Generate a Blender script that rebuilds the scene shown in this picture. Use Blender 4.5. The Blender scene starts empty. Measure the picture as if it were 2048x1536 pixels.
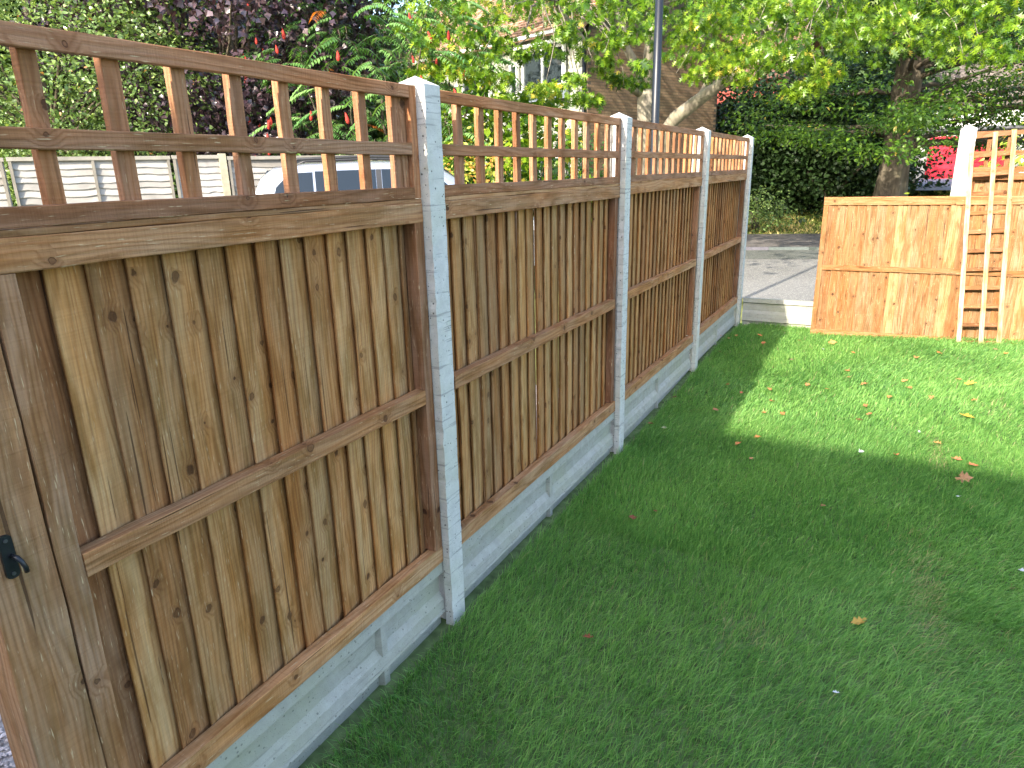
import bpy, bmesh, math, random
import numpy as np
from mathutils import Vector, Matrix
R_ = math.radians
random.seed(7)
rng = np.random.default_rng(7)
SC = bpy.context.scene
COL = SC.collection

# ------------------------------------------------------------------ camera
CAM = Vector((1.30688, -1.88619, 1.61978))
cr = Vector((0.88145936, 0.471741, -0.02213216))
cu = Vector((-0.12015183, 0.26933575, 0.95552174))
cf = Vector((-0.45671976, 0.83959436, -0.29408907))
cam = bpy.data.cameras.new('camera'); camo = bpy.data.objects.new('camera', cam); COL.objects.link(camo)
M = Matrix(((cr.x, cu.x, -cf.x), (cr.y, cu.y, -cf.y), (cr.z, cu.z, -cf.z))).to_4x4()
M.translation = CAM
camo.matrix_world = M
cam.sensor_width = 36; cam.lens = 1380.16 * 36 / 2048; cam.clip_start = 0.05; cam.clip_end = 1500
SC.camera = camo

# ------------------------------------------------------------------ light
ALPHA, ELEV = R_(8.8), R_(28.4)
wd = bpy.data.worlds.new('World'); SC.world = wd; wd.use_nodes = True
nt = wd.node_tree; bg = nt.nodes['Background']
sky = nt.nodes.new('ShaderNodeTexSky'); sky.sky_type = 'NISHITA'; sky.sun_disc = False
sky.sun_elevation = ELEV; sky.sun_rotation = math.pi + ALPHA
sky.air_density = 1.0; sky.dust_density = 2.2; sky.ozone_density = 1.0
nt.links.new(sky.outputs[0], bg.inputs[0]); bg.inputs[1].default_value = 0.15
sl = bpy.data.lights.new('sun', 'SUN'); sl.energy = 2.45; sl.angle = R_(0.6); sl.color = (1.0, 0.92, 0.78)
so = bpy.data.objects.new('sun', sl); COL.objects.link(so)
d = Vector((math.sin(ALPHA) * math.cos(ELEV), math.cos(ALPHA) * math.cos(ELEV), -math.sin(ELEV)))
so.rotation_euler = d.to_track_quat('-Z', 'Y').to_euler(); so.location = (0, -10, 12)
vs = SC.view_settings
SC.display_settings.display_device = 'sRGB'
vs.view_transform = 'Standard'; vs.look = 'None'; vs.gamma = 1.0; vs.use_curve_mapping = False; vs.exposure = 2.45
SC.cycles.max_bounces = 6; SC.cycles.diffuse_bounces = 3; SC.cycles.glossy_bounces = 2
SC.cycles.transmission_bounces = 4; SC.cycles.transparent_max_bounces = 8
SC.cycles.use_denoising = True

# ------------------------------------------------------------------ node helpers
class NT:
    def __init__(s, name):
        s.m = bpy.data.materials.new(name); s.m.use_nodes = True
        s.t = s.m.node_tree; s.b = s.t.nodes['Principled BSDF']; s.out = s.t.nodes['Material Output']
    def n(s, typ, **kw):
        nd = s.t.nodes.new('ShaderNode' + typ)
        for k, v in kw.items(): setattr(nd, k, v)
        return nd
    def put(s, sock, v):
        if v is None: return
        if isinstance(v, bpy.types.NodeSocket): s.t.links.new(v, sock)
        else: sock.default_value = v
    def math(s, op, a, b=None, c=None, clamp=False):
        nd = s.n('Math', operation=op); nd.use_clamp = clamp
        s.put(nd.inputs[0], a); s.put(nd.inputs[1], b); s.put(nd.inputs[2], c)
        return nd.outputs[0]
    def vmath(s, op, a, b=None):
        nd = s.n('VectorMath', operation=op); s.put(nd.inputs[0], a); s.put(nd.inputs[1], b)
        return nd.outputs[0]
    def mix(s, f, a, b, blend='MIX'):
        nd = s.n('Mix', data_type='RGBA', blend_type=blend)
        s.put(nd.inputs[0], f); s.put(nd.inputs[6], a); s.put(nd.inputs[7], b)
        return nd.outputs[2]
    def noise(s, vec, scale, detail=3, rough=0.55, dist=0.0):
        nd = s.n('TexNoise'); s.put(nd.inputs['Vector'], vec); s.put(nd.inputs['Scale'], scale)
        nd.inputs['Detail'].default_value = detail; nd.inputs['Roughness'].default_value = rough
        nd.inputs['Distortion'].default_value = dist
        return nd.outputs[0]
    def vor(s, vec, scale, feature='F1'):
        nd = s.n('TexVoronoi', feature=feature); s.put(nd.inputs['Vector'], vec); nd.inputs['Scale'].default_value = scale
        return nd
    def ramp(s, f, lo, hi, a=0.0, b=1.0):
        nd = s.n('MapRange'); s.put(nd.inputs[0], f)
        nd.inputs[1].default_value = lo; nd.inputs[2].default_value = hi
        nd.inputs[3].default_value = a; nd.inputs[4].default_value = b
        return nd.outputs[0]
    def bump(s, h, strength, dist=0.01):
        nd = s.n('Bump'); s.put(nd.inputs['Height'], h); nd.inputs['Strength'].default_value = strength
        nd.inputs['Distance'].default_value = dist
        s.t.links.new(nd.outputs[0], s.b.inputs['Normal'])
    def obj(s): return s.n('TexCoord').outputs['Object']
    def comb(s, x, y, z):
        nd = s.n('CombineXYZ'); s.put(nd.inputs[0], x); s.put(nd.inputs[1], y); s.put(nd.inputs[2], z); return nd.outputs[0]
    def sep(s, v):
        nd = s.n('SeparateXYZ'); s.put(nd.inputs[0], v); return nd.outputs
    def setb(s, color=None, rough=None, spec=None, metal=None):
        s.put(s.b.inputs['Base Color'], color); s.put(s.b.inputs['Roughness'], rough)
        s.put(s.b.inputs['Specular IOR Level'], spec); s.put(s.b.inputs['Metallic'], metal)
        return s.m

def C4(r, g, b): return (r, g, b, 1.0)

def wood_mat(name, vertical, fuzz=1.0, wear=0.0):
    N = NT(name)
    oi = N.n('ObjectInfo'); x, y, z = N.sep(N.obj())
    L, Cc, D = (z, x, y) if vertical else (x, z, y)
    rnd = N.math('MULTIPLY', oi.outputs['Random'], 53.0)
    L = N.math('ADD', L, rnd)
    Cs = N.math('ADD', Cc, N.math('MULTIPLY', D, 0.9))
    Cs = N.math('ADD', Cs, N.math('MULTIPLY', rnd, 0.37))
    P2 = N.comb(L, Cs, 0.0)
    # knots
    vn = N.vor(P2, 8.5); vn.voronoi_dimensions = '2D'
    dist = vn.outputs['Distance']; cellr = N.sep(vn.outputs['Color'])[0]
    sel = N.math('GREATER_THAN', cellr, 0.66)
    kd = N.math('ADD', dist, N.ramp(N.noise(P2, 60, 2), 0.3, 0.7, -0.02, 0.03))
    ksize = N.ramp(N.sep(vn.outputs['Color'])[1], 0.0, 1.0, 0.03, 0.125)
    knot = N.math('MULTIPLY', N.math('SUBTRACT', 1.0, N.math('DIVIDE', kd, ksize), clamp=True), sel)
    kt = N.math('DIVIDE', kd, ksize)
    rim = N.math('MULTIPLY', N.math('SUBTRACT', 1.0, N.math('MULTIPLY', N.math('ABSOLUTE', N.math('SUBTRACT', kt, 0.82)), 3.2), clamp=True), sel)
    knot = N.math('MULTIPLY', knot, 4.0, clamp=True)
    knot = N.math('MAXIMUM', N.math('MULTIPLY', knot, N.ramp(N.sep(vn.outputs['Color'])[2], 0.0, 1.0, 0.30, 1.0)), N.math('MULTIPLY', rim, 0.9))
    halo = N.math('MULTIPLY', N.ramp(kd, 0.04, 0.30, 1.0, 0.0), sel)
    halo = N.math('MAXIMUM', halo, 0.0)
    # growth rings
    low = N.noise(N.comb(N.math('MULTIPLY', L, 1.1), N.math('MULTIPLY', Cs, 9.0), rnd), 1.0, 2)
    ph = N.math('MULTIPLY', Cs, 330.0)
    ph = N.math('ADD', ph, N.math('MULTIPLY', low, 60.0))
    ph = N.math('ADD', ph, N.math('MULTIPLY', halo, 11.0))
    ring = N.math('SINE', ph)
    ring = N.math('POWER', N.ramp(ring, -1, 1, 0, 1), 2.2)
    fib = N.noise(N.comb(N.math('MULTIPLY', L, 5.0), N.math('MULTIPLY', Cs, 190.0), N.math('MULTIPLY', D, 50.0)), 1.0, 4, 0.6)
    blot = N.noise(N.comb(N.math('MULTIPLY', L, 2.2), N.math('MULTIPLY', Cs, 14.0), rnd), 1.0, 3)
    blot2 = N.noise(N.comb(N.math('MULTIPLY', L, 5.0), N.math('MULTIPLY', Cs, 22.0), N.math('ADD', rnd, 4.0)), 1.0, 3)
    base = oi.outputs['Color']
    c = N.mix(N.ramp(blot, 0.36, 0.66, 0, 0.85), base, N.mix(1.0, base, C4(1.10, 0.84, 0.58), 'MULTIPLY'))
    c = N.mix(N.ramp(blot2, 0.46, 0.62, 0, 1.0), c, N.mix(1.0, c, C4(0.72, 0.66, 0.52), 'MULTIPLY'))
    c = N.mix(N.ramp(ring, 0, 1, 0, 0.55), c, N.mix(1.0, c, C4(0.60, 0.48, 0.36), 'MULTIPLY'))
    c = N.mix(N.ramp(fib, 0.34, 0.68, 0.0, 0.75), c, N.mix(1.0, c, C4(1.48, 1.44, 1.34), 'MULTIPLY'))
    # saw marks across the board
    saw = N.noise(N.comb(N.math('MULTIPLY', L, 210.0), N.math('MULTIPLY', Cs, 5.0), rnd), 1.0, 2)
    c = N.mix(N.ramp(saw, 0.4, 0.7, 0.0, 0.38), c, N.mix(1.0, c, C4(0.78, 0.75, 0.7), 'MULTIPLY'))
    c = N.mix(N.math('MULTIPLY', halo, 0.60), c, N.mix(1.0, base, C4(0.62, 0.44, 0.30), 'MULTIPLY'))
    # drying checks
    chk = N.noise(N.comb(N.math('MULTIPLY', L, 2.3), N.math('MULTIPLY', Cs, 85.0), N.math('ADD', rnd, 9.0)), 1.0, 1)
    chk = N.ramp(chk, 0.715, 0.73, 0, 1)
    dark = N.math('MAXIMUM', N.math('MULTIPLY', knot, 0.86), N.math('MULTIPLY', chk, 0.75), clamp=True)
    c = N.mix(dark, c, N.mix(1.0, base, C4(0.16, 0.10, 0.07), 'MULTIPLY'))
    # pale fibre flecks
    fl = N.noise(N.comb(N.math('MULTIPLY', L, 24.0), N.math('MULTIPLY', Cs, 260.0), rnd), 1.0, 2)
    c = N.mix(N.ramp(fl, 0.66, 0.74, 0.0, 0.65), c, C4(0.62, 0.47, 0.28))
    h = N.math('ADD', N.math('MULTIPLY', fib, 0.8), N.math('MULTIPLY', saw, 0.5 * fuzz))
    h = N.math('SUBTRACT', h, N.math('MULTIPLY', dark, 0.8))
    h = N.math('ADD', h, N.math('MULTIPLY', ring, 0.2))
    N.bump(h, 0.8, 0.003)
    return N.setb(c, 0.78, 0.22)
WV = wood_mat('sawn_timber_upright', True); WH = wood_mat('sawn_timber_level', False)

def concrete_mat(name, base, pits=1.0, stain=0.5, scale=1.0):
    N = NT(name); o = N.obj(); oi = N.n('ObjectInfo')
    o = N.vmath('ADD', o, N.comb(N.math('MULTIPLY', oi.outputs['Random'], 17.0), 0.0, 0.0))
    big = N.noise(o, 3.2, 4); mid = N.noise(o, 24, 4); fine = N.noise(o, 260, 2)
    x, y, z = N.sep(o)
    c = N.mix(N.ramp(mid, 0.3, 0.7), C4(*[v * 0.86 for v in base]), C4(*[min(1, v * 1.10) for v in base]))
    c = N.mix(N.ramp(fine, 0.35, 0.75, 0, 0.4), c, C4(*[v * 0.70 for v in base]))
    c = N.mix(N.ramp(big, 0.45, 0.72, 0, stain), c, C4(base[0] * 0.86, base[1] * 0.90, base[2] * 0.72))
    ln = N.noise(N.comb(N.math('MULTIPLY', x, 5.0), N.math('MULTIPLY', y, 5.0), N.math('MULTIPLY', z, 90.0)), 1.0, 2)
    ln = N.ramp(ln, 0.62, 0.66, 0, 0.6 * pits)
    v = N.vor(o, 62 * scale); r = N.sep(v.outputs['Color'])[0]
    pit = N.math('MULTIPLY', N.math('GREATER_THAN', r, 0.72), N.ramp(v.outputs['Distance'], 0.14, 0.26, 1, 0))
    pit = N.math('MAXIMUM', pit, 0.0)
    v2 = N.vor(o, 260 * scale); r2 = N.sep(v2.outputs['Color'])[0]
    pit2 = N.math('MAXIMUM', N.math('MULTIPLY', N.math('GREATER_THAN', r2, 0.90), N.ramp(v2.outputs['Distance'], 0.2, 0.35, 1, 0)), 0.0)
    pp = N.math('MULTIPLY', N.math('MAXIMUM', pit, pit2), pits, clamp=True)
    c = N.mix(ln, c, C4(*[q * 0.55 for q in base]))
    c = N.mix(N.math('MULTIPLY', pp, 0.85), c, C4(0.05, 0.05, 0.045))
    h = N.math('SUBTRACT', N.math('ADD', mid, N.math('MULTIPLY', fine, 0.4)), pp)
    N.bump(h, 0.6, 0.003)
    return N.setb(c, 0.88, 0.2)
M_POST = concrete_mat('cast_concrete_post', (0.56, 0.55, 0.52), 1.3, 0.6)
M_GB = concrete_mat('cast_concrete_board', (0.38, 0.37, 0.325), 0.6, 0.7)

def leaf_mat(name, cols, dry=None, rough=0.45, trans=0.30, tcol=None, spec=0.4):
    """cols: dark, mid, light leaf colours picked by the per-leaf tint."""
    N = NT(name); at = N.n('Attribute', attribute_name='tint'); r, g, b = N.sep(at.outputs['Color'])
    cr_ = N.n('ValToRGB'); e = cr_.color_ramp.elements
    e[0].position = 0; e[0].color = C4(*cols[0]); e[1].position = 1; e[1].color = C4(*cols[-1])
    for i, cc in enumerate(cols[1:-1]):
        k = cr_.color_ramp.elements.new((i + 1) / (len(cols) - 1)); k.color = C4(*cc)
    N.put(cr_.inputs[0], r); c = cr_.outputs[0]
    if dry: c = N.mix(N.math('GREATER_THAN', g, 1 - dry[0]), c, C4(*dry[1]))
    N.setb(c, rough, spec)
    tr = N.n('BsdfTranslucent'); N.put(tr.inputs[0], N.mix(1.0, c, C4(*(tcol or (1.3, 1.35, 0.5))), 'MULTIPLY'))
    ms = N.n('MixShader'); ms.inputs[0].default_value = trans
    N.t.links.new(N.b.outputs[0], ms.inputs[1]); N.t.links.new(tr.outputs[0], ms.inputs[2])
    N.t.links.new(ms.outputs[0], N.out.inputs[0])
    return N.m

def plain(name, c, rough=0.6, spec=0.4, metal=0.0, var=0.12, scale=8.0, bump=0.0):
    N = NT(name); o = N.obj(); n = N.noise(o, scale, 4)
    col = N.mix(N.ramp(n, 0.3, 0.7), C4(*[v * (1 - var) for v in c]), C4(*[min(1, v * (1 + var)) for v in c]))
    if bump: N.bump(n, bump, 0.01)
    return N.setb(col, rough, spec, metal)

def tinted(name, rough=0.85, var=0.2, scale=14.0, bump=0.3, spec=0.25):
    N = NT(name); o = N.obj(); oi = N.n('ObjectInfo'); at = N.n('Attribute', attribute_name='tint')
    n = N.noise(N.vmath('ADD', o, N.comb(N.math('MULTIPLY', oi.outputs['Random'], 31.0), 0.0, 0.0)), scale, 5, 0.6)
    c = N.mix(1.0, oi.outputs['Color'], at.outputs['Color'], 'MULTIPLY')
    c = N.mix(N.ramp(n, 0.3, 0.7), N.mix(1.0, c, C4(1 - var, 1 - var, 1 - var), 'MULTIPLY'), N.mix(1.0, c, C4(1 + var, 1 + var, 1 + var), 'MULTIPLY'))
    N.bump(n, bump, 0.01)
    return N.setb(c, rough, spec)

# ------------------------------------------------------------------ mesh helpers
def mesh_np(name, V, F, tint=None, smooth=False):
    V = np.asarray(V, dtype=np.float32).reshape(-1, 3); F = np.asarray(F, dtype=np.int32)
    me = bpy.data.meshes.new(name); k = F.shape[1]
    me.vertices.add(len(V)); me.vertices.foreach_set('co', V.ravel())
    me.loops.add(F.size); me.loops.foreach_set('vertex_index', F.ravel())
    me.polygons.add(len(F)); me.polygons.foreach_set('loop_start', np.arange(0, F.size, k, dtype=np.int32))
    me.polygons.foreach_set('loop_total', np.full(len(F), k, dtype=np.int32))
    if name in ('brickwork', 'roof', 'lean_to_roof', 'gravel'): me.polygons.foreach_set('use_smooth', np.zeros(len(F), dtype=bool))
    elif smooth: me.polygons.foreach_set('use_smooth', np.ones(len(F), dtype=bool))
    if tint is not None:
        a = me.color_attributes.new('tint', 'FLOAT_COLOR', 'POINT'); t = np.ones((len(V), 4), np.float32); t[:, :tint.shape[1]] = tint
        a.data.foreach_set('color', t.ravel())
    me.update(calc_edges=True); me.validate()
    return me
def mesh_py(name, vs, fs, smooth=False, white=False):
    me = bpy.data.meshes.new(name); me.from_pydata([tuple(v) for v in vs], [], fs)
    if smooth:
        for p in me.polygons: p.use_smooth = True
    if white:
        a = me.color_attributes.new('tint', 'FLOAT_COLOR', 'POINT'); a.data.foreach_set('color', np.ones(len(vs) * 4, np.float32))
    me.update(); return me
def link(name, me, mat=None, parent=None, loc=(0, 0, 0), color=None, rot=None):
    o = bpy.data.objects.new(name, me); COL.objects.link(o)
    if mat is not None and me is not None and not me.materials: me.materials.append(mat)
    if parent is not None: o.parent = parent
    o.location = loc
    if rot: o.rotation_euler = rot
    if color: o.color = (*color[:3], 1)
    return o
def tag(o, label=None, cat=None, group=None, kind=None):
    if label: o['label'] = label
    if cat: o['category'] = cat
    if group: o['group'] = group
    if kind: o['kind'] = kind
    return o
def empty(name, loc, rz=0.0, label=None, cat=None, group=None):
    o = bpy.data.objects.new(name, None); COL.objects.link(o); o.location = loc; o.rotation_euler = (0, 0, rz)
    o.empty_display_size = 0.1
    return tag(o, label, cat, group)
class MB:
    """collects simple solids into one mesh"""
    def __init__(s): s.v = []; s.f = []; s.sm = False
    def add(s, vs, fs):
        b = len(s.v); s.v += [tuple(v) for v in vs]; s.f += [tuple(i + b for i in f) for f in fs]; return s
    def box(s, x0, x1, y0, y1, z0, z1):
        return s.add([(x0, y0, z0), (x1, y0, z0), (x1, y1, z0), (x0, y1, z0), (x0, y0, z1), (x1, y0, z1), (x1, y1, z1), (x0, y1, z1)],
                     [(0, 3, 2, 1), (4, 5, 6, 7), (0, 1, 5, 4), (1, 2, 6, 5), (2, 3, 7, 6), (3, 0, 4, 7)])
    def tube(s, pts, rad, n=8, cap=True):
        pts = [Vector(p) for p in pts]; rings = []
        if not hasattr(rad, '__len__'): rad = [rad] * len(pts)
        up = Vector((0, 0, 1)); prev = None
        for i, p in enumerate(pts):
            t = (pts[min(i + 1, len(pts) - 1)] - pts[max(i - 1, 0)]).normalized()
            a = t.cross(up if abs(t.z) < 0.95 else Vector((1, 0, 0))) if prev is None else (prev - t * prev.dot(t))
            a.normalize(); prev = a; b = t.cross(a)
            rings.append([p + (a * math.cos(k * 2 * math.pi / n) + b * math.sin(k * 2 * math.pi / n)) * rad[i] for k in range(n)])
        vs = [v for r in rings for v in r]; fs = []
        for i in range(len(pts) - 1):
            for k in range(n):
                k2 = (k + 1) % n; fs.append((i * n + k, i * n + k2, (i + 1) * n + k2, (i + 1) * n + k))
        if cap: fs.append(tuple(range(n))[::-1]); fs.append(tuple((len(pts) - 1) * n + k for k in range(n)))
        return s.add(vs, fs)
    def prism(s, poly, y0, y1):
        """poly in x,z extruded along y"""
        n = len(poly)
        vs = [(x, y0, z) for x, z in poly] + [(x, y1, z) for x, z in poly]
        fs = [tuple(range(n)), tuple(range(2 * n - 1, n - 1, -1))] + [(i, i + n, (i + 1) % n + n, (i + 1) % n) for i in range(n)]
        return s.add(vs, fs)
    def build(s, name, mat, parent=None, loc=(0, 0, 0), color=None, smooth=False, white=True, rot=None):
        me = mesh_py(name, s.v, s.f, smooth, white)
        bm = bmesh.new(); bm.from_mesh(me); bmesh.ops.recalc_face_normals(bm, faces=bm.faces); bm.to_mesh(me); bm.free()
        return link(name, me, mat, parent, loc, color, rot)

# ------------------------------------------------------------------ ground, lawn
def sstep(a, b, x):
    t = np.clip((x - a) / (b - a), 0, 1); return t * t * (3 - 2 * t)
def G(x, y):   # level of the lawn
    return -0.022 + 0.045 * sstep(2.0, 4.6, y) + 0.055 * np.clip(x - 0.8, 0, 3) * sstep(3.2, 5.6, y) + 0.006 * np.sin(x * 2.1 + 1) * np.sin(y * 1.7)
RD = Vector((0.95, 0.312)); RN = Vector((-0.312, 0.95)); RP = Vector((-1.43, 19.3))
def RW(a, s, z=0.0):   # along the road, across it
    return (RP.x + RD.x * a + RN.x * s, RP.y + RD.y * a + RN.y * s, z)
def HT(x, y):   # level of the land outside the garden
    x = np.asarray(x, float); y = np.asarray(y, float)
    s_ = (x - RP.x) * RN.x + (y - RP.y) * RN.y
    z = -0.38 + 0.43 * (1 - sstep(-4.2, -1.7, x)) * sstep(1.0, 4.0, y)
    z = np.maximum(z, -0.38 + 0.28 * (1 - sstep(2.2, 4.6, y)))
    v = -0.30 + 0.06 * sstep(-0.4, 0.1, s_) + 0.09 * np.clip(s_, 0, 12) + 0.02 * np.clip(s_ - 12, 0, 60)
    return np.where(s_ > -0.4, np.maximum(z, v), z)
M_SOIL = plain('soil', (0.10, 0.14, 0.055), 0.95, 0.1, var=0.4, scale=20)
M_VERGE = plain('verge_turf', (0.16, 0.17, 0.055), 0.95, 0.1, var=0.45, scale=3)
gx = np.unique(np.concatenate([np.linspace(-500, -40, 6), np.linspace(-40, 40, 161), np.linspace(40, 500, 6)]))
gy = np.unique(np.concatenate([np.linspace(-400, -20, 5), np.linspace(-20, 60, 201), np.linspace(60, 700, 6)]))
GX, GY = np.meshgrid(gx, gy); gi = np.arange(GX.size).reshape(GX.shape)
gv = np.stack([GX, GY, HT(GX, GY)], -1).reshape(-1, 3)
gf = np.stack([gi[:-1, :-1], gi[:-1, 1:], gi[1:, 1:], gi[1:, :-1]], -1).reshape(-1, 4)
tag(link('ground', mesh_np('ground', gv, gf, smooth=True), M_VERGE), kind='structure')

def asphalt(name, base, grit):
    N = NT(name); o = N.obj(); a = N.noise(o, 0.7, 4); f = N.noise(o, 55, 3); v = N.vor(o, 70)
    st = N.sep(v.outputs['Color'])[0]
    c = N.mix(N.ramp(a, 0.35, 0.65), C4(*[q * 0.85 for q in base]), C4(*[q * 1.15 for q in base]))
    c = N.mix(N.ramp(f, 0.45, 0.7, 0, 0.6), c, C4(*[q * 1.7 for q in base]))
    c = N.mix(N.math('MULTIPLY', N.math('GREATER_THAN', st, 0.86), grit), c, C4(0.34, 0.32, 0.29))
    N.bump(N.math('ADD', f, v.outputs['Distance']), 0.5, 0.006)
    return N.setb(c, 0.9, 0.2)
def strip(name, mat, s0, s1, z, a0=-2.4, a1=45, thick=None):
    m = MB()
    if thick:
        p = [RW(a0, s0), RW(a1, s0), RW(a1, s1), RW(a0, s1)]
        m.add([(q[0], q[1], z - thick) for q in p] + [(q[0], q[1], z) for q in p], [(0, 3, 2, 1), (4, 5, 6, 7), (0, 1, 5, 4), (1, 2, 6, 5), (2, 3, 7, 6), (3, 0, 4, 7)])
    else: m.add([RW(a0, s0, z), RW(a1, s0, z), RW(a1, s1, z), RW(a0, s1, z)], [(0, 1, 2, 3)])
    return tag(m.build(name, mat), kind='structure')
strip('road', asphalt('road_asphalt', (0.150, 0.146, 0.138), 0.8), -16.5, -3.58, -0.300)
strip('road_edge', asphalt('edge_asphalt', (0.095, 0.10, 0.088), 0.4), -5.3, -3.58, -0.296)
strip('pavement', asphalt('pavement_asphalt', (0.12, 0.105, 0.095), 0.3), -3.44, -0.05, -0.235, thick=0.13)
# kerb stones, each a piece of the kerb
kerb = empty('kerb', (0, 0, 0)); tag(kerb, kind='structure')
km = MB().box(0, 0.905, 0, 0.12, -0.12, 0.0)
kme = mesh_py('kerb_stone', km.v, km.f, white=True); M_KERB = tinted('kerb_concrete')
for i in range(-2, 30):
    p = RW(i * 0.915, -3.575)
    link('kerb_stone', kme, M_KERB, kerb, (p[0], p[1], -0.232), tuple(0.12 * random.uniform(0.85, 1.15) for _ in range(3)), (0, 0, math.atan2(RD.y, RD.x)))
# gravel by the gate, outside the fence
M_GRAV = tinted('gravel_stone', 0.85, 0.25, 60, 0.4)
m = MB(); m.add([(-4.5, -7, -0.07), (-0.13, -7, -0.07), (-0.13, 3, -0.07), (-4.5, 3, -0.07)], [(0, 1, 2, 3)])
tag(m.build('gravel_bed', plain('gravel_bed', (0.34, 0.30, 0.28), 0.9, 0.2, var=0.35, scale=60, bump=0.5)), kind='structure')
def pebbles(n, x0, x1, y0, y1, z, smin, smax):
    oct_v = np.array([(1, 0, 0), (-1, 0, 0), (0, 1, 0), (0, -1, 0), (0, 0, 1), (0, 0, -1)], float)
    oct_f = np.array([(0, 2, 4), (2, 1, 4), (1, 3, 4), (3, 0, 4), (2, 0, 5), (1, 2, 5), (3, 1, 5), (0, 3, 5)])
    P = np.stack([rng.uniform(x0, x1, n), rng.uniform(y0, y1, n), np.full(n, z)], 1)
    S = rng.uniform(smin, smax, (n, 1)) * rng.uniform(0.6, 1.2, (n, 3)); th = rng.uniform(0, 6.28, n)
    V = oct_v[None] * S[:, None, :]
    V = V + rng.normal(0, 0.12, V.shape) * S[:, None, :]
    c, s = np.cos(th)[:, None], np.sin(th)[:, None]
    V = np.stack([V[..., 0] * c - V[..., 1] * s, V[..., 0] * s + V[..., 1] * c, V[..., 2] * 0.6], -1) + P[:, None, :]
    F = oct_f[None] + (np.arange(n) * 6)[:, None, None]
    t = np.repeat(rng.uniform(0.55, 1.25, (n, 1)) * np.array([[1, 0.94, 0.92]]), 6, 0)
    return mesh_np('gravel', V, F.reshape(-1, 3), t)
o = link('gravel', pebbles(9000, -1.4, -0.16, -2.6, -0.8, -0.062, 0.006, 0.014), M_GRAV, color=(0.55, 0.50, 0.48)); tag(o, kind='stuff')

# lawn bed
nx, ny = 46, 90
xs = np.linspace(-0.10, 7.0, nx); ys = np.linspace(-3.4, 5.78, ny)
X, Y = np.meshgrid(xs, ys); Z = G(X, Y) - 0.036
V = np.stack([X, Y, Z], -1).reshape(-1, 3); idx = np.arange(nx * ny).reshape(ny, nx)
F = np.stack([idx[:-1, :-1], idx[:-1, 1:], idx[1:, 1:], idx[1:, :-1]], -1).reshape(-1, 4)
tag(link('lawn_soil', mesh_np('lawn_soil', V, F, smooth=True), M_SOIL), kind='structure')
m = MB(); m.add([(-12, 4.2, 0.065), (-4.35, 4.2, 0.065), (-4.35, 12.5, 0.065), (-12, 12.5, 0.065)], [(0, 1, 2, 3)])
tag(m.build('driveway', asphalt('drive_asphalt', (0.10, 0.10, 0.10), 0.3)), kind='structure')
tag(MB().box(-0.10, -0.045, -1.3, 5.70, -0.6, -0.15).box(-0.045, 4.0, 5.665, 5.72, -0.6, -0.12).build('fence_footing', M_SOIL), kind='structure')
m = MB(); m.box(-9, 12, -7.5, -3.4, -0.12, -0.02)
tag(m.build('patio', plain('patio_paving', (0.36, 0.33, 0.29), 0.85, 0.2, var=0.2, scale=4)), kind='structure')

def blades(P, h, w, lean, ang, tint, segs=2):
    """P base points, h length, w half width, lean 0..1 outwards lean, ang azimuth of lean"""
    n = len(P); dx, dy = np.cos(ang), np.sin(ang)
    # blade plane: half width roughly across the lean with random twist
    tw = ang + np.pi / 2 + rng.normal(0, 0.7, n); wx, wy = np.cos(tw) * w, np.sin(tw) * w
    rows = []
    for t, wf in ((0.0, 1.0), (0.45, 0.85), (0.8, 0.5)):
        out = lean * h * (t ** 1.7); up = h * t * (1 - 0.42 * lean * t)
        c = P + np.stack([dx * out, dy * out, up], 1)
        ww = np.stack([wx, wy, np.zeros(n)], 1) * wf
        rows += [c - ww, c + ww]
    out = lean * h * 1.0; up = h * (1 - 0.42 * lean)
    rows.append(P + np.stack([dx * out, dy * out, up], 1))
    V = np.stack(rows, 1)
    f = np.array([(0, 1, 3), (0, 3, 2), (2, 3, 5), (2, 5, 4), (4, 5, 6)])
    F = f[None] + (np.arange(n) * 7)[:, None, None]
    T = np.repeat(tint, 7, 0)
    return V.reshape(-1, 3), F.reshape(-1, 3), T
def fieldn(x, y, k=1.0):
    return (np.sin(x * 1.7 * k + 1.3 * np.sin(y * 1.1 * k)) + np.sin(y * 2.3 * k + 1.7 * np.sin(x * 1.9 * k + 0.5)) + 0.6 * np.sin((x + y) * 4.1 * k)) / 2.6
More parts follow.
